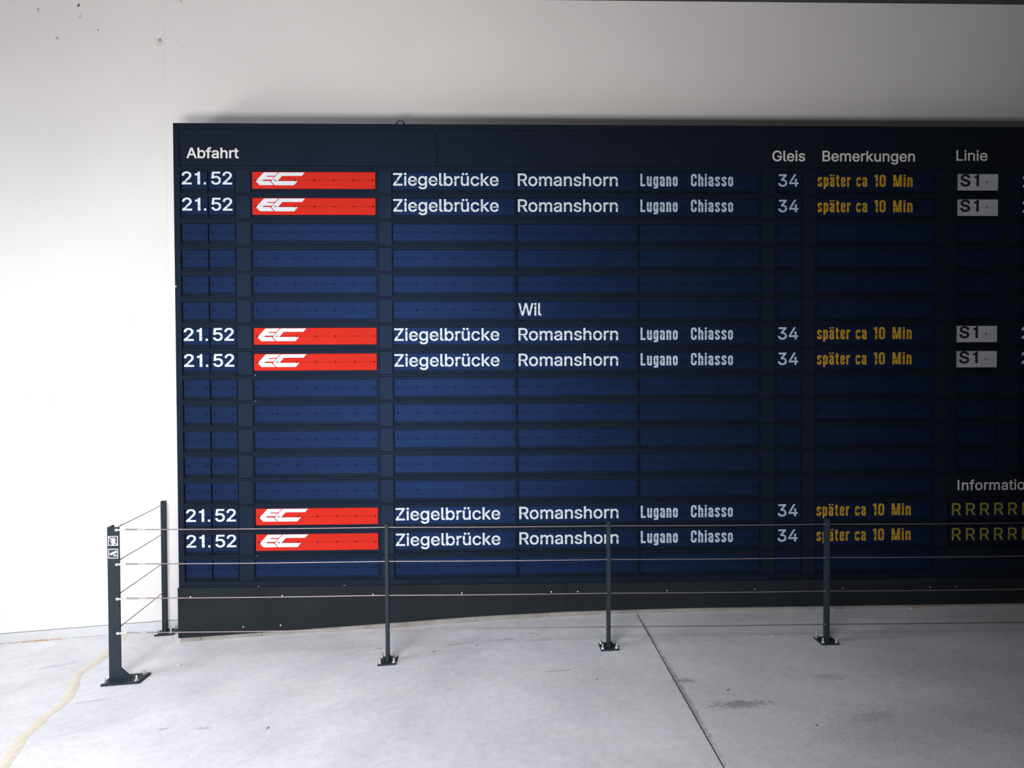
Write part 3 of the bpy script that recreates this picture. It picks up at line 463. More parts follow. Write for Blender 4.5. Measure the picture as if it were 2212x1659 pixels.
def glyph_tris(ch, weight):
    k = (ch, weight)
    if k in GCACHE: return GCACHE[k]
    cs = [grow(flat_bezier(sp), weight * 1000) for sp in GL[ch][1]]
    V, Ed, base = [], [], 0
    for c in cs:
        V += [Vector((p.x, p.y)) for p in c]; Ed += [(base + i, base + (i + 1) % len(c)) for i in range(len(c))]; base += len(c)
    r = delaunay_2d_cdt(V, Ed, [], 0, 0.01)
    vs, fs = r[0], r[2]; keepf = []
    for f in fs:
        cx_ = sum(vs[i].x for i in f) / len(f); cy_ = sum(vs[i].y for i in f) / len(f)
        if sum(winding(c, cx_, cy_) for c in cs) != 0: keepf.append(f)
    used = sorted({i for f in keepf for i in f}); mp = {v: i for i, v in enumerate(used)}
    GCACHE[k] = ([(vs[i].x / 1000, vs[i].y / 1000) for i in used], [[mp[i] for i in f] for f in keepf])
    return GCACHE[k]
def grotesk(s, x0, x1, ztop, zbase, weight=0.022, adv=1.0):
    """Helvetica-like lettering fitted between x0 and x1 (x1 None: natural width), cap height ztop-zbase, facing -y."""
    cap = ztop - zbase; bm = bmesh.new(); pen = 0.0
    for ch in s:
        vs, fs = glyph_tris(ch, weight)
        V = [bm.verts.new((x + pen, 0, y)) for x, y in vs]
        for f in fs:
            try: bm.faces.new([V[i] for i in f])
            except ValueError: pass
        pen += GL[ch][0] / 1000 * adv
    mn = min(v.co.x for v in bm.verts); mxx = max(v.co.x for v in bm.verts)
    sx = cap if x1 is None else (x1 - x0) / (mxx - mn)
    sy = cap / (1 + 2 * weight)
    for v in bm.verts:
        v.co = (x0 + (v.co.x - mn) * sx, 0, zbase + (v.co.z + weight) * sy)
    for f in bm.faces:
        f.normal_update()
        if f.normal.y > 0: f.normal_flip()
    return bm

# narrow station lettering drawn with a constant pen
def fillet(pts, r, closed=False, seg=5):
    out = []; n = len(pts)
    for i, p in enumerate(pts):
        if not closed and i in (0, n - 1): out.append(p); continue
        a, b, c = Vector(pts[i - 1]), Vector(p), Vector(pts[(i + 1) % n])
        u, w = (a - b), (c - b); rr = min(r, u.length * 0.5, w.length * 0.5)
        if rr < 1e-4: out.append(p); continue
        u.normalize(); w.normalize()
        if abs(u.dot(w)) > 0.999: out.append(p); continue
        p0 = b + u * rr; p1 = b + w * rr
        for k in range(seg + 1):
            t = k / seg; q = p0 * (1 - t) ** 2 + b * 2 * t * (1 - t) * 0.92 + (p0 + p1) * 0.5 * 2 * t * (1 - t) * 0.08 + p1 * t ** 2
            out.append((q.x, q.y))
    return out
def ribbon(bm, pts, w, closed=False):
    P_ = [Vector(p) for p in pts]; n = len(P_); rows = []
    for i in range(n):
        a = P_[i - 1] if (i > 0 or closed) else P_[i]; c = P_[(i + 1) % n] if (i < n - 1 or closed) else P_[i]
        d1 = (P_[i] - a); d2 = (c - P_[i])
        d1 = d1.normalized() if d1.length > 1e-9 else d2.normalized(); d2 = d2.normalized() if d2.length > 1e-9 else d1
        nn = Vector((-(d1 + d2).y, (d1 + d2).x)).normalized(); k = max(0.5, nn.dot(Vector((-d1.y, d1.x))))
        off = nn * (w / 2 / k)
        rows.append((bm.verts.new((*(P_[i] + off), 0)), bm.verts.new((*(P_[i] - off), 0))))
    rng = range(n if closed else n - 1)
    for i in rng:
        j = (i + 1) % n
        bm.faces.new([rows[i][0], rows[i][1], rows[j][1], rows[j][0]])
def narrow_glyph(ch):
    """strokes of one narrow letter: list of (points, closed, radius); returns (strokes, width)"""
    w = 0.165; l, r, t, b = w / 2, 0.410 - w / 2, 0.79 - w / 2, w / 2; R = 0.12; W = 0.410
    bowl = [(l, b), (r, b), (r, t), (l, t)]
    D = lambda x, y: ([(x - .075, y), (x + .075, y)], False, 0)
    if ch == 'L': return [([(l, 1), (l, 0)], 0, 0), ([(l, b), (0.41, b)], 0, 0)], 0.41
    if ch == 'u': return [([(l, .79), (l, b), (r, b), (r, .79)], 0, R), ([(r, .3), (r, 0)], 0, 0)], W
    if ch == 'n': return [([(l, 0), (l, t), (r, t), (r, 0)], 0, R), ([(l, .5), (l, .79)], 0, 0)], W
    if ch == 'h': return [([(l, 1), (l, 0)], 0, 0), ([(l, .4), (l, t), (r, t), (r, 0)], 0, R)], W
    if ch == 'o': return [(bowl, 1, R)], W
    if ch == 'a' or ch == 'ä':
        s = [([(l - .0, .56), (l, t), (r, t), (r, 0)], 0, R), ([(r, .46), (l, .40), (l, b), (r, b), (r, .3)], 0, .1)]
        if ch == 'ä': s += [([(l, .87), (l, 1.0)], 0, 0), ([(r, .87), (r, 1.0)], 0, 0)]
        return s, W
    if ch == 'g': return [([(l, b + .02), (r, b + .02), (r, t), (l, t)], 1, R), ([(r, .79), (r, -.10), (l, -.10), (l - .0, -.04)], 0, .10)], W
    if ch == 'p': return [(bowl, 1, R), ([(l, .79), (l, -.19)], 0, 0)], W
    if ch == 'C': return [([(.47 - w / 2, .64), (.47 - w / 2, 1 - w / 2), (l, 1 - w / 2), (l, b), (.47 - w / 2, b), (.47 - w / 2, .36)], 0, .14)], 0.47
    if ch == 'c': return [([(r, .55), (r, t), (l, t), (l, b), (r, b), (r, .27)], 0, R)], W
    if ch == 'e': return [([(r + .0, .26), (r, b), (l, b), (l, t), (r, t), (r, .40), (l, .40)], 0, R * .9)], W
    if ch == 's': return [([(r, .56), (r, t), (l, t), (l, .50), (r, .33), (r, b), (l, b), (l, .25)], 0, R)], W
    if ch == 'i': return [([(l, 0), (l, .79)], 0, 0), ([(l, .86), (l, 1.0)], 0, 0)], w
    if ch == 't': return [([(l + .06, .95), (l + .06, b), (.31, b)], 0, .05), ([(0, .73), (.30, .73)], 0, 0)], 0.31
    if ch == 'r': return [([(l, 0), (l, .79)], 0, 0), ([(l, .50), (l + .04, t - .03), (.33, t)], 0, .1)], 0.33
    if ch == '1': return [([(.19, 0), (.19, 1)], 0, 0), ([(.0, .86), (.12, .88), (.19, .96)], 0, .03)], 0.19 + w / 2
    if ch == '0': return [([(l, b), (.47 - w / 2, b), (.47 - w / 2, 1 - w / 2), (l, 1 - w / 2)], 1, .14)], 0.47
    if ch == 'M': return [([(l, 0), (l, 1)], 0, 0), ([(.66 - w / 2, 0), (.66 - w / 2, 1)], 0, 0), ([(l + .03, .985), (.32, .03)], 0, 0), ([(.34, .03), (.66 - w / 2 - .03, .985)], 0, 0)], 0.66
    return [], 0.3
def union_fill(polys):
    V, Ed, base = [], [], 0
    for c in polys:
        V += [Vector((p[0], p[1])) for p in c]; Ed += [(base + i, base + (i + 1) % len(c)) for i in range(len(c))]; base += len(c)
    r = delaunay_2d_cdt(V, Ed, [], 0, 1e-5)
    vs, fs = r[0], r[2]
    keepf = [f for f in fs if any(winding(c, sum(vs[i].x for i in f) / len(f), sum(vs[i].y for i in f) / len(f)) for c in polys)]
    used = sorted({i for f in keepf for i in f}); mp = {v: i for i, v in enumerate(used)}
    return [(vs[i].x, vs[i].y) for i in used], [[mp[i] for i in f] for f in keepf]
def narrow(s, x0, x1, ztop, zbase, gap=0.125):
    cap = ztop - zbase; bm = bmesh.new(); pen = 0.0; w = 0.165
    for ch in s:
        st, wd = narrow_glyph(ch)
        rb = bmesh.new()
        for pts, c, r in st: ribbon(rb, fillet(pts, r, bool(c)) if r else pts, w, bool(c))
        vs, fs = union_fill([[(v.co.x, v.co.y) for v in f.verts] for f in rb.faces]); rb.free()
        V = [bm.verts.new((x + pen, y, 0)) for x, y in vs]
        for f in fs:
            try: bm.faces.new([V[i] for i in f])
            except ValueError: pass
        pen += wd + gap
    tot = pen - gap; sx = (x1 - x0) / tot
    for v in bm.verts:
        v.co = (x0 + v.co.x * sx, 0, zbase + v.co.y * cap)
    for f in bm.faces:
        f.normal_update()
        if f.normal.y > 0: f.normal_flip()
    return bm
def split_at(bm, z, gap=0.0010):
    """cut the print where the upper and the lower flap meet"""
    for zz in (z + gap, z - gap):
        bmesh.ops.bisect_plane(bm, geom=bm.verts[:] + bm.edges[:] + bm.faces[:], plane_co=(0, 0, zz), plane_no=(0, 0, 1))
    dele = [f for f in bm.faces if abs(f.calc_center_median().z - z) < gap * 0.98]
    bmesh.ops.delete(bm, geom=dele, context='FACES')
    return bm
def nick(bm, xs, z, h=0.0075, w=0.0022):
    """small cut-outs of the print around the hinge pins"""
    return bm
def to_me(bm, name, m_):
    me = bpy.data.meshes.new(name); bm.to_mesh(me); bm.free(); me.materials.append(m_); return me
def join_bms(bms):
    out = bmesh.new()
    for b_ in bms:
        me = bpy.data.meshes.new('t'); b_.to_mesh(me); b_.free(); out.from_mesh(me); bpy.data.meshes.remove(me)
    return out

# ------------------------------------------------------------------ the departure board
board = tag(empty('departure_board', (1.28, 0.1, 0.33)), 'huge navy blue split-flap departure board with white, yellow and red lettering', 'departure board')
OFF = board.location.copy()
SEAM1, PITCH = 2.7359, 0.1532
ZT, ZB, XL = 3.0678, 0.3300, -1.8365
def bpart(name, bm, m_, parent=None):
    return keep(mesh_obj(name, bm, m_), board)
# casing: box behind plus the border strips round the flap field
bm = bmesh.new()
box(bm, XL, XR, 0.022, 0.20, ZB, ZT)
box(bm, XL, -1.8022, 0.0, 0.022, ZB, ZT); box(bm, -1.8022, XR, 0.0, 0.022, 3.0355, ZT); box(bm, -1.8022, XR, 0.0, 0.022, ZB, 0.3610)
box(bm, XR - 0.03, XR, 0.0, 0.022, 0.3610, 3.0355)
bpart('casing', bm, M['casing'])
# header plates with the column titles
hx = [-1.8005, -0.2957, 1.209, 2.714, XR - 0.032]
for a, b_ in zip(hx, hx[1:]):
    bm = bmesh.new(); box(bm, a + 0.001, b_ - 0.001, 0.0008, 0.022, 2.8215, 3.0340); bevelled(bm, 0.0008)
    bpart('header_panel', bm, M['casing'])
def letters_on(bm, m_, y, parent_keep=True, name='lettering'):
    for v in bm.verts: v.co.y += y
    return keep(mesh_obj(name, bm, m_), board)
for s, x0, x1, zt, zb, w in (('Abfahrt', -1.7610, -1.4560, 2.9250, 2.8630, .030), ('Gleis', 1.7150, 1.9145, 2.9205, 2.8570, .024), ('Bemerkungen', 2.0196, 2.5851, 2.9210, 2.8570, .024), ('Linie', 2.8394, 3.0320, 2.9270, 2.8640, .020)):
    letters_on(grotesk(s, x0, x1, zt, zb, w), M['head'], 0.0002, name='title_lettering')
# rails between the rows
for r in range(0, 17):
    zc = SEAM1 - PITCH * r + 0.0760 + (0 if r else 0)
    z0, z1 = (zc - 0.0020 - 0.0115, zc + 0.0020) if r < 16 else (0.3615, 0.3620)
    if r == 16: continue
    bm = bmesh.new()
    zt = SEAM1 - PITCH * (r - 1) - 0.0765 if r else 2.8195
    zb_ = SEAM1 - PITCH * r + 0.0650
    box(bm, -1.8005, XR - 0.032, 0.0, 0.022, zb_, zt); bevelled(bm, 0.0008)
    bpart('rail', bm, M['bezel'])

TOPF, BOTF = 0.0635, -0.0748      # module frame relative to its hinge line
OPT, OPB = 0.0515, -0.0682        # opening
FH = 0.0494                       # flap half height
CACHE = {}
def cached(key, fn, m_):
    k = (key, m_)
    if k not in CACHE: CACHE[k] = to_me(fn(), str(key[0]), M[m_])
    return CACHE[k]
def frame_bm(fw, o0, o1):
    """module frame, local origin at the left end of the hinge line; o0, o1: opening"""
    bm = bmesh.new(); y0, y1 = 0.0004, 0.0150
    box(bm, 0, o0, y0, y1, BOTF, TOPF); box(bm, o1, fw, y0, y1, BOTF, TOPF)
    box(bm, o0, o1, y0, y1, OPT, TOPF); box(bm, o0, o1, y0, y1, BOTF, OPB)
    box(bm, o0 - .0005, o1 + .0005, 0.0155, 0.0215, OPB - .0005, OPT + .0005)
    return bm
def flap_bm(w, up):
    bm = bmesh.new()
    z0, z1 = (0.0005, FH) if up else (-FH, -0.0005)
    box(bm, 0, w, 0.0, 0.0016, z0, z1); return bm
def clips_bm(xs):
    bm = bmesh.new()
    for x in xs:
        box(bm, x - .0013, x + .0013, -0.0012, 0.0004, -.0068, .0068)
        box(bm, x + .0013, x + .0036, -0.0010, 0.0004, -.0022, .0022)
    box(bm, 0.0, xs[-1] + 0.014 if len(xs) else 0.07, 0.0004, 0.0012, -.0005, .0005)
    return bm
NP = 0.1146
def unit(seam, fx0, fx1, flx, flw, clips, flapmat='flap', texts=(), tilt=0.0, label=None):
    """one split-flap module: frame fx0..fx1, flaps from flx of width flw; texts: (bm maker key, fn, material)"""
    fw = fx1 - fx0; o0 = flx - 0.0045 - fx0; o1 = min(fw - 0.002, flx + flw + 0.0060 - fx0)
    me = cached(('flap_module', round(fw, 4), round(o0, 4), round(o1, 4)), lambda: frame_bm(fw, o0, o1), 'bezel')
    u = inst('flap_module', me, None, (fx0, 0, seam)); keep(u, board)
    if label: u['label'] = label
    def sub(name, me_, dx, y, rot=0.0):
        o = bpy.data.objects.new(name, me_); COL.objects.link(o); o.parent = u; o.location = (dx, y, 0); o.rotation_euler = (rot, 0, 0); return o
    dx = flx - fx0
    sub('upper_flap', cached(('upper_flap', round(flw, 4)), lambda: flap_bm(flw, True), flapmat), dx, 0.0060, tilt)
    sub('lower_flap', cached(('lower_flap', round(flw, 4)), lambda: flap_bm(flw, False), flapmat), dx, 0.0060, -tilt * 0.6)
    if clips:
        sub('hinge_pins', cached(('hinge_pins', len(clips), round(clips[0], 4)), lambda: clips_bm(clips), 'clip'), dx, 0.0052)
    for key, fn, m_ in texts:
        sub('lettering', cached((key,), fn, m_), 0.0 - fx0, 0.0054)
    return u
def T(s, x0, x1, top, base, w=0.020):
    return (('g' + s + '%.3f' % x0), lambda: split_at(grotesk(s, x0, x1, top, base, w), 0.0), None)
def gtexts(key, items, fn=grotesk, m_='letter'):
    def mk():
        bms = [fn(s, x0, x1, t_, b_) for s, x0, x1, t_, b_ in items]
        return split_at(join_bms(bms), 0.0)
    return (key, mk, m_)
UT, UB = 0.0451, -0.0294
t_hour = gtexts('hour', [('2', -1.7916, -1.7335, .0500, -.0252), ('1', -1.7153, -1.6850, .0500, -.0252)])
def dot_bm():
    bm = bmesh.new(); v = [bm.verts.new(p) for p in ((-1.6637, 0, -.0252), (-1.6510, 0, -.0252), (-1.6510, 0, -.0125), (-1.6637, 0, -.0125))]; bm.faces.new(v); return bm
t_dot = ('dot', dot_bm, 'letter')
t_min = gtexts('minute', [('5', -1.6212, -1.5635, .0500, -.0252), ('2', -1.5543, -1.4985, .0500, -.0252)])
t_zieg = gtexts('zieg', [('Ziegelbrücke', -.5550, .0708, UT, UB)])
t_roma = gtexts('roma', [('Romanshorn', .1845, .7835, UT, UB)])
t_wil = gtexts('wil', [('Wil', .1845, .3236, .0400, -.0340)])
t_lug = gtexts('lug', [('Lugano', .9185, 1.1437, UT, UB), ('Chiasso', 1.2237, 1.4793, UT, UB)], narrow, 'letter_cast')
t_34 = gtexts('gleis', [('34', 1.7532, 1.8770, UT, UB)], grotesk, 'letter_cast')
t_spa = gtexts('spaeter', [('später', 1.9920, 2.1958, UT - .001, UB), ('ca', 2.2293, 2.2961, UT - .001, UB), ('10', 2.3398, 2.4096, UT - .001, UB), ('Min', 2.4557, 2.5749, UT - .001, UB)], narrow, 'yellow')
t_s1 = gtexts('sone', [('S', 2.8676, 2.9308, .0478, -.0258), ('1', 2.9552, 2.9838, .0470, -.0248)], lambda s, a, b_, c, d: grotesk(s, a, b_, c, d, 0.042), 'black')
t_two = gtexts('two', [('2', 3.2541, 3.312, UT, UB)])
t_R = ('R', lambda: split_at(grotesk('R', 0.0115, 0.0700, .0415, -.0340, 0.012), 0.0), 'olive')
RB = 0.7233 * 0 + 0.0001733
def logo_bm():
    E_ = [(530, 165), (1015, 165), (905, 282), (650, 282), (622, 315), (875, 315), (788, 410), (520, 410), (485, 458), (735, 458), (855, 598), (385, 598), (265, 468), (300, 415)]
    C_ = [(1050, 165), (1915, 165), (1810, 283), (1145, 283), (995, 458), (1665, 458), (1545, 600), (895, 600), (780, 470), (803, 420)]
    f_ = lambda P_: [(-1.3827 + (x - 130) * RB, -(y - 435) * RB) for x, y in P_]
    bm = curve_mesh([f_(E_), f_(C_)], 0, 0.0002)
    for v in bm.verts:
        x, y, z = v.co; v.co = (x, -z, y)
    bmesh.ops.recalc_face_normals(bm, faces=bm.faces)
    return split_at(bm, 0.0, 0.0006)
t_logo = ('logo', logo_bm, 'letter')

C2 = [0.0177, 0.0177 + NP]; C7 = [0.0204 + NP * i for i in range(7)]
rnd = random.Random(11)
TXT = (1, 2, 7, 8, 14, 15)
blank_mesh = {}
def blank(x0, x1, seam):
    k = round(x1 - x0, 4)
    if k not in blank_mesh:
        bm = bmesh.new(); box(bm, 0, x1 - x0, 0.0012, 0.016, BOTF, TOPF); bevelled(bm, 0.0008); blank_mesh[k] = to_me(bm, 'blank_plate', M['blank'])
    keep(inst('blank_plate', blank_mesh[k], None, (x0, 0, seam)), board)
for r in range(1, 17):
    s = SEAM1 - PITCH * (r - 1); on = r in TXT
    tl = lambda: rnd.uniform(-0.012, 0.012)
    unit(s, -1.8000, -1.6425, -1.7940, 0.1483, C2, texts=[t_hour, t_dot] if on else [], tilt=tl())
    unit(s, -1.6410, -1.4815, -1.6350, 0.1480, C2, texts=[t_min] if on else [], tilt=tl())
    blank(-1.4790, -1.3955, s)
    unit(s, -1.3940, -0.6445, -1.3827, 0.7233, C7, flapmat='red' if on else 'flap', texts=[t_logo] if on else [], tilt=0.0 if on else tl(), label='red flap module with white slanted letters' if on else None)
    blank(-0.6425, -0.5645, s)
    unit(s, -0.5630, 0.1735, -0.5562, 0.7200, C7, texts=[t_zieg] if on else [], tilt=tl())
    unit(s, 0.1760, 0.9075, 0.1830, 0.7170, C7, texts=[t_roma] if on else ([t_wil] if r == 6 else []), tilt=tl())
    unit(s, 0.9095, 1.6530, 0.9160, 0.7233, C7, texts=[t_lug] if on else [], tilt=tl())
    blank(1.6550, 1.7355, s)
    unit(s, 1.7370, 1.9040, 1.7440, 0.1500, C2, texts=[t_34] if on else [], tilt=tl())
    blank(1.9060, 1.9795, s)
    unit(s, 1.9810, 2.7200, 1.9880, 0.7233, C7, texts=[t_spa] if on else [], tilt=tl())
    blank(2.7220, 2.8000, s)
    if r <= 12:
        unit(s, 2.8015, 3.1190, 2.8513, 0.2510, [0.0660, 0.1807], flapmat='grey' if on else 'flap', texts=[t_s1] if on else [], tilt=0.0 if on else tl(), label='pale flap module with black characters' if on else None)
        blank(3.1210, 3.2400, s)
        unit(s, 3.2415, 3.4050, 3.2480, 0.1500, C2, texts=[t_two] if on else [], tilt=tl())
        blank(3.4070, 3.4700, s)
        unit(s, 3.4715, 4.2300, 3.4790, 0.7233, C7, tilt=tl())
        blank(4.2320, XR - 0.033, s)
    elif r == 13:
        bm = bmesh.new(); box(bm, 2.8015, XR - 0.033, 0.0008, 0.016, s + BOTF, s + TOPF); bevelled(bm, 0.0008); bpart('header_panel', bm, M['casing'])
        letters_on(grotesk('Information', 2.8605, None, .9275, .8645, .022, 1.03), M['head'], 0.0002, name='title_lettering')
    elif r in (14, 15):
        n = 17
        for k in range(n):
            x = 2.8180 + 0.08755 * k
            u = unit(s, x, x + 0.0860, x + 0.0055, 0.0745, [], texts=[], tilt=0.0)
            o = bpy.data.objects.new('lettering', cached(('R',), t_R[1], 'olive')); COL.objects.link(o); o.parent = u; o.location = (0, 0.0054, 0)
    else:
        blank(2.8015, 3.5800, s); blank(3.5820, XR - 0.033, s)
# little chips of bare metal in the paint
def chip(x, z, a, b_):
    bm = bmesh.new(); P_ = [(x - a, z), (x - a * .3, z - b_), (x + a * .8, z - b_ * .5), (x + a, z + b_ * .4), (x, z + b_)]
    v = [bm.verts.new((p[0], -0.0004, p[1])) for p in P_]; w = [bm.verts.new((p[0], 0.0010, p[1])) for p in P_]
    bm.faces.new(v)
    for i in range(5): bm.faces.new([v[(i + 1) % 5], v[i], w[i], w[(i + 1) % 5]])
    keep(mesh_obj('paint_chip', bm, M['head']), board)
for c in ((-1.8320, 2.112, .004, .006), (-1.3745, 1.588, .0035, .0016), (-1.3745, 1.4340, .0035, .0016), (-1.3735, .5150, .0025, .0016), (-.2953, 3.0350, .0035, .0012), (-1.37, .3305, .006, .0012), (-.86, .3305, .010, .0010)):
    chip(*c)
# lifting ring on top of the casing
bm = bmesh.new()
rp = [(-0.5145 + 0.024 * math.cos(a), 0.05, 3.0795 + 0.024 * math.sin(a)) for a in [math.pi * 2 * k / 24 for k in range(25)]]
poly_tube(bm, rp, 0.0045, 8); tube(bm, (-0.5145, 0.05, 3.05), (-0.5145, 0.05, 3.067), 0.008, 10)
bpart('lifting_ring', bm, M['core'])

# ------------------------------------------------------------------ rope fence
FY = -0.55
def bolt_me():
    bm = bmesh.new()
    tube(bm, (0, 0, 0.0), (0, 0, 0.024), 0.0046, 10)
    bmesh.ops.create_uvsphere(bm, u_segments=10, v_segments=6, radius=0.0046, matrix=Matrix.Translation((0, 0, 0.024)))
    return to_me(bm, 'anchor_bolt', M['zinc'])
def nut_me():
    bm = bmesh.new(); tube(bm, (0, 0, 0.0), (0, 0, 0.008), 0.0085, 6); tube(bm, (0, 0, -0.0015), (0, 0, 0.0), 0.0105, 14)
    return to_me(bm, 'nut', M['zinc'])
BM_, NM_ = bolt_me(), nut_me()
def plate_bm(x0, x1, y0, y1, th, px):
    """base plate lying on the ramp; local x relative to px"""
    bm = bmesh.new()
    P_ = [(x0, fz(px + x0) - fz(px)), (x1, fz(px + x1) - fz(px))]
    prism(bm, [(P_[0][0], P_[0][1] + .001), (P_[1][0], P_[1][1] + .001), (P_[1][0], P_[1][1] + th), (P_[0][0], P_[0][1] + th)], y0, y1)
    bmesh.ops.recalc_face_normals(bm, faces=bm.faces)
    return bevelled(bm, 0.001)
def lpart(name, bm, m_, root):
    o = mesh_obj(name, bm, m_); o.parent = root; return o
def bolts(root, px, pts, th):
    for x, y in pts:
        b_ = inst('anchor_bolt', BM_, root, (x, y, fz(px + x) - fz(px) + th))
        inst('nut', NM_, b_, (0, 0, 0.0015))
TOPZ = 0.808
def slim_post(px, label):
    root = tag(empty('fence_post', (px, FY, fz(px))), label, 'fence post', 'slim posts of the rope fence')
    z0 = fz(px); h = TOPZ - z0
    bm = bmesh.new(); box(bm, -0.0090, 0.0090, -0.0210, 0.0210, 0.008, h); bevelled(bm, 0.0012)
    lpart('upright', bm, M['post'], root)
    lpart('base_plate', plate_bm(-0.0475, 0.0475, -0.055, 0.058, 0.009, px), M['post'], root)
    bm = bmesh.new(); prism(bm, [(0.0085, 0.008), (0.036, 0.009), (0.0085, 0.030)], 0.012, 0.020); bmesh.ops.recalc_face_normals(bm, faces=bm.faces)
    lpart('gusset', bm, M['post'], root)
    bolts(root, px, [(-.036, -.040), (.036, -.040), (-.036, .044), (.036, .044)], 0.009)
    # rings where the ropes pass through
    bm = bmesh.new()
    for k in range(4):
        zc = ROPE(px, k) - z0
        tube(bm, (-0.0100, 0, zc), (0.0100, 0, zc), 0.0055, 10)
    lpart('rope_eyelets', bm, M['steel'], root)
    return root
def ROPE(x, k):     # height of the long ropes
    t = (x + 1.92) / 4.86
    return (0.791 * (1 - t) + 0.7735 * t) - 0.180 * k
slim_post(-0.5355, 'leftmost of the slim dark steel fence posts, right of the red modules')
slim_post(0.6360, 'slim dark steel fence post just left of the floor joint')
slim_post(1.8130, 'rightmost slim steel fence post in view, in front of the yellow lettering')

# wide end post: an L section carrying two stickers
EX = -1.9535
root = tag(empty('fence_post', (EX, FY, fz(EX))), 'wide dark steel corner post of the rope fence with two pictogram stickers', 'fence post')
z0 = fz(EX); h = 0.8035 - z0
bm = bmesh.new(); box(bm, -0.0305, 0.0305, -0.0080, 0.0, 0.010, h); box(bm, -0.0305, -0.0225, 0.0, 0.055, 0.010, h)
lpart('upright', bm, M['post'], root)
bm = bmesh.new(); prism(bm, [(0.0300, 0.010), (0.0880, 0.0135), (0.0860, 0.020), (0.0340, 0.068), (0.0300, 0.072)], -0.0078, 0.0); bmesh.ops.recalc_face_normals(bm, faces=bm.faces)
lpart('gusset', bm, M['post'], root)
bm = bmesh.new()   # plate with a cut-off corner
pl = [(-0.047, -0.070), (0.150, -0.070), (0.158, 0.058), (-0.047, 0.058)]
top = [bm.verts.new((x, y, fz(EX + x) - z0 + 0.0105)) for x, y in pl]; bot = [bm.verts.new((x, y, fz(EX + x) - z0 + 0.001)) for x, y in pl]
bm.faces.new(top); bm.faces.new(list(reversed(bot)))
for i in range(4):
    j = (i + 1) % 4; bm.faces.new([top[j], top[i], bot[i], bot[j]])
bmesh.ops.recalc_face_normals(bm, faces=bm.faces); bevelled(bm, 0.001)
lpart('base_plate', bm, M['post'], root)
bm = bmesh.new(); rr = random.Random(2)
for k in range(16):
    x = -0.030 + 0.112 * k / 15; bmesh.ops.create_icosphere(bm, subdivisions=1, radius=0.0030 + 0.0012 * rr.random(), matrix=Matrix.Translation((x, -0.0095, fz(EX + x) - z0 + 0.0115)))
lpart('weld_bead', bm, M['post'], root)
bolts(root, EX, [(-.034, -.048), (.128, -.048), (.132, .040), (-.034, .040)], 0.0105)
PG = []
def ribs(bm, pts, w, cx, cz, k, y):
    r_ = bmesh.new(); ribbon(r_, [((x - cx) * k, (cz - z) * k) for x, z in pts], w * k)
    for f in r_.faces: PG.append([(v.co.x * 1000, v.co.y * 1000) for v in f.verts])
    r_.free()
def polyf(bm, pts, cx, cz, k, y):
    PG.append([((x - cx) * k * 1000, (cz - z) * k * 1000) for x, z in pts])
def sticker(zc, kind):
    bm = bmesh.new(); box(bm, -0.0255, 0.0255, -0.0088, -0.0080, zc - z0 - 0.0258, zc - z0 + 0.0258)
    st = lpart('sticker', bm, M['sticker'], root)
    bm = bmesh.new(); k = 0.052 / 440; y = -0.0091
    cx, cz = (425, 615) if kind == 'hand' else (412, 1190)
    a, b_ = 0.0252, 0.0218
    for q in (((-a, -a), (a, -a), (b_, -b_), (-b_, -b_)), ((a, -a), (a, a), (b_, b_), (b_, -b_)), ((a, a), (-a, a), (-b_, b_), (b_, b_)), ((-a, a), (-a, -a), (-b_, -b_), (-b_, b_))):
        bm.faces.new([bm.verts.new((x, y, z)) for x, z in q])
    if kind == 'hand':
        for p, w in (([(358, 485), (402, 625)], 36), ([(430, 455), (432, 625)], 36), ([(492, 480), (462, 625)], 34), ([(542, 545), (478, 670)], 30), ([(308, 588), (388, 715)], 34)):
            ribs(bm, p, w, cx, cz, k, y)
        polyf(bm, [(385, 600), (350, 695), (375, 785), (475, 785), (500, 665), (485, 600)], cx, cz, k, y)
        ribs(bm, [(255, 455), (372, 566)], 30, cx, cz, k, y); ribs(bm, [(478, 668), (600, 785)], 30, cx, cz, k, y)
    else:
        polyf(bm, [(243, 1188), (300, 1220), (545, 1160), (572, 1150), (575, 1070), (530, 1065)], cx, cz, k, y)
        polyf(bm, [(288, 1216), (300, 1265), (395, 1228), (380, 1205)], cx, cz, k, y)
        ribs(bm, [(430, 1205), (462, 1282), (580, 1276)], 48, cx, cz, k, y)
    vs, fs = union_fill(PG); PG.clear()
    V = [bm.verts.new((x / 1000, y, z / 1000)) for x, z in vs]
    for f in fs:
        try: bm.faces.new([V[i] for i in f])
        except ValueError: pass
    for v in bm.verts: v.co.z += zc - z0
    bmesh.ops.recalc_face_normals(bm, faces=bm.faces)
    o = mesh_obj('pictogram', bm, M['stickw']); o.parent = st
sticker(0.7325, 'hand'); sticker(0.6658, 'camera')

# angle post against the wall
WX = -2.004; WYP = 0.205
root = tag(empty('fence_post', (WX, WYP, fz(WX))), 'dark steel post standing against the white wall, left of the blue board', 'fence post')
z0 = fz(WX); h = TOPZ - z0 + 0.004
bm = bmesh.new(); box(bm, -0.0150, 0.0110, -0.0100, 0.0200, 0.010, h); bevelled(bm, 0.001)
lpart('upright', bm, M['post'], root)
lpart('base_plate', plate_bm(-0.045, 0.070, -0.055, 0.055, 0.010, WX), M['post'], root)
bolts(root, WX, [(-.032, -.040), (.050, -.038), (-.034, .038), (.052, .040)], 0.010)
bm = bmesh.new()
for k in range(4): tube(bm, (0.0, -0.014, 0.7915 - 0.180 * k - z0), (0.0, -0.008, 0.7915 - 0.180 * k - z0), 0.0070, 8)
lpart('rope_eyelets', bm, M['core'], root)

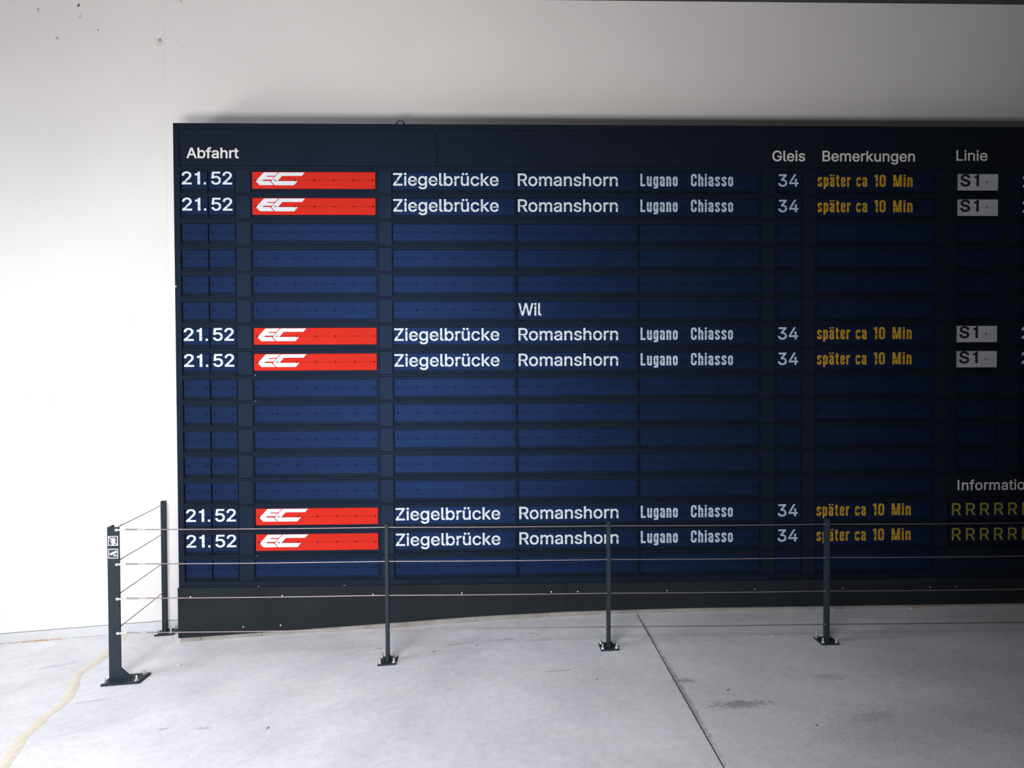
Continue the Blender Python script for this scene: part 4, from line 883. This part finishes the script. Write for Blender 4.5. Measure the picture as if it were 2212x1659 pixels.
# long ropes with fork and turnbuckle at the corner post
place = ('topmost', 'second from the top', 'third from the top', 'lowest')
for k in range(4):
    x0 = EX + 0.022; za = ROPE(x0, k)
    root = tag(empty('steel_rope', (x0, FY - 0.012, za)), '%s of the long steel ropes stretched across the front of the board' % place[k], 'steel rope', 'long ropes of the fence')
    def L(x, dz=0.0, dy=0.0):
        return (x - x0, dy, ROPE(x, k) - za + dz)
    bm = bmesh.new(); tube(bm, (0, -0.0095, 0), (0, 0.002, 0), 0.0078, 14); tube(bm, (0, -0.0125, 0), (0, -0.0095, 0), 0.0042, 8)
    lpart('pin', bm, M['zinc'], root)
    bm = bmesh.new(); box(bm, 0.0, 0.016, -0.0085, -0.0060, -0.0055, 0.0055); tube(bm, L(0.0158 + x0, 0, -0.006), L(x0 + 0.045, 0, 0.0), 0.0026, 8)
    tube(bm, (0.014, -0.006, 0), (0.024, -0.004, 0), 0.0055, 8)
    lpart('fork', bm, M['steel'], root)
    bm = bmesh.new(); tube(bm, L(x0 + .044), L(x0 + .104), 0.0048, 10); tube(bm, L(x0 + .044), L(x0 + .048), 0.0060, 6); tube(bm, L(x0 + .103), L(x0 + .145), 0.0034, 8)
    lpart('turnbuckle', bm, M['steel'], root)
    bm = bmesh.new(); pts = []
    stops = [x0 + .14, -0.5355, 0.6360, 1.8130, 2.99, 4.17]
    for a, b_ in zip(stops, stops[1:]):
        for q in range(8):
            u = q / 8; pts.append(L(a + (b_ - a) * u, -0.0022 * 4 * u * (1 - u), 0.012 * min(1, max(0, (a + (b_ - a) * u - x0) / 1.4))))
    pts.append(L(stops[-1], 0, 0.012))
    poly_tube(bm, pts, 0.0029, 8)
    lpart('wire', bm, M['rope'], root)
slim_post(2.99, 'slim dark steel fence post farthest right, outside the photo')
# short ropes running back to the wall post
for k in range(4):
    pa = Vector((-1.9315 - 0.0025 * k, -0.52, 0.8055 - 0.1775 * k)); pb = Vector((WX - 0.002, WYP - 0.011, 0.7915 - 0.180 * k))
    root = tag(empty('steel_rope', pa), '%s of the short steel ropes from corner post to wall post' % place[k], 'steel rope', 'short ropes of the fence')
    d = pb - pa; bm = bmesh.new(); poly_tube(bm, [d * t - Vector((0, 0, 0.002 * 4 * t * (1 - t))) for t in [i / 8 for i in range(9)]], 0.0023, 8)
    lpart('wire', bm, M['rope'], root)
    n = d.normalized(); bm = bmesh.new(); tube(bm, -n * 0.024, n * 0.03, 0.0042, 10)
    lpart('end_fitting', bm, M['steel'], root)

# ------------------------------------------------------------------ litter
def lump(name, x, y, r, m_, label, cat, sc_=(1, 1, 1), seed=0):
    rr = random.Random(seed); bm = bmesh.new(); bmesh.ops.create_icosphere(bm, subdivisions=2, radius=r)
    for v in bm.verts: v.co *= 0.8 + 0.4 * rr.random(); v.co.x *= sc_[0]; v.co.y *= sc_[1]; v.co.z *= sc_[2]
    lo_ = min(v.co.z for v in bm.verts)
    for v in bm.verts: v.co.z -= lo_
    return tag(mesh_obj(name, bm, m_, None, (x, y, fz(x))), label, cat)
lump('pebble', -1.692, -0.393, 0.0075, M['stone'], 'small pale pebble on the concrete floor right of the corner post', 'pebble', (1.5, 1, .8), 1)
lump('pebble', 1.549, -0.467, 0.0050, M['stone'], 'small pale pebble on the floor between the middle and right slim posts', 'pebble', (1.5, 1, .8), 2)
lump('pebble', 2.082, -0.018, 0.0050, M['stone'], 'tiny white pebble at the kerb just right of the right slim post', 'pebble', (1.6, 1, .9), 3)
bm = bmesh.new()
V = [bm.verts.new(p) for p in ((-.011, -.006, .001), (.010, -.008, .002), (.013, .005, .007), (-.004, .008, .001), (0, 0, .006))]
for f in ((0, 1, 4), (1, 2, 4), (2, 3, 4), (3, 0, 4)): bm.faces.new([V[i] for i in f])
W_ = bmesh.ops.solidify(bm, geom=bm.faces[:], thickness=0.0004)
tag(mesh_obj('paper_scrap', bm, M['paper'], None, (1.776, -1.626, fz(1.776))), 'crumpled white paper scrap on the floor near the lower right corner', 'paper scrap')
bm = bmesh.new(); tube(bm, (-.013, 0, .0042), (.010, .002, .0042), 0.0040, 12)
cb = tag(empty('cigarette_butt', (2.585, -0.016, fz(2.585))), 'orange cigarette butt lying against the kerb at the far right', 'cigarette butt')
lpart('filter', bm, M['tan'], cb)
bm = bmesh.new(); tube(bm, (-.020, -.0005, .0042), (-.013, 0, .0042), 0.0038, 12); lpart('paper_end', bm, M['paper'], cb)
rnd = random.Random(8)
LF = [(1.095, -1.15, 'tiny dark leaf fragment on the floor just right of the joint, in the lower middle'), (.517, -.967, 'tiny dark leaf fragment left of the floor joint, below the middle slim post'),
      (-.068, -.397, 'tiny dark leaf fragment behind the ropes, right of the left slim post'), (.27, -.29, 'tiny dark leaf fragment close to the kerb, left of the middle slim post'),
      (1.35, -1.52, 'tiny dark leaf fragment near the bottom edge, right of the floor joint'), (1.9, -.30, 'tiny dark leaf fragment between the kerb and the foot of the right slim post'),
      (-.97, -1.25, 'tiny dark leaf fragment on the floor in the lower left, away from all posts'), (-.30, -.45, 'tiny dark leaf fragment nearest the foot of the left slim post')]
for i, (x, y, lb) in enumerate(LF):
    bm = bmesh.new(); a = rnd.uniform(0, 3.14); L_ = rnd.uniform(.006, .012); w = rnd.uniform(.0018, .003)
    P_ = [(-L_, 0), (-L_ * .3, -w), (L_ * .6, -w * .7), (L_, 0), (L_ * .5, w), (-L_ * .4, w * .9)]
    t_ = [bm.verts.new((p[0] * math.cos(a) - p[1] * math.sin(a), p[0] * math.sin(a) + p[1] * math.cos(a), .0022)) for p in P_]
    b2 = [bm.verts.new((v.co.x, v.co.y, .0006)) for v in t_]
    bm.faces.new(t_)
    for q in range(6): bm.faces.new([t_[(q + 1) % 6], t_[q], b2[q], b2[(q + 1) % 6]])
    tag(mesh_obj('leaf_fragment', bm, M['leaf'], None, (x, y, fz(x))), lb, 'leaf fragment', 'leaf fragments on the floor')
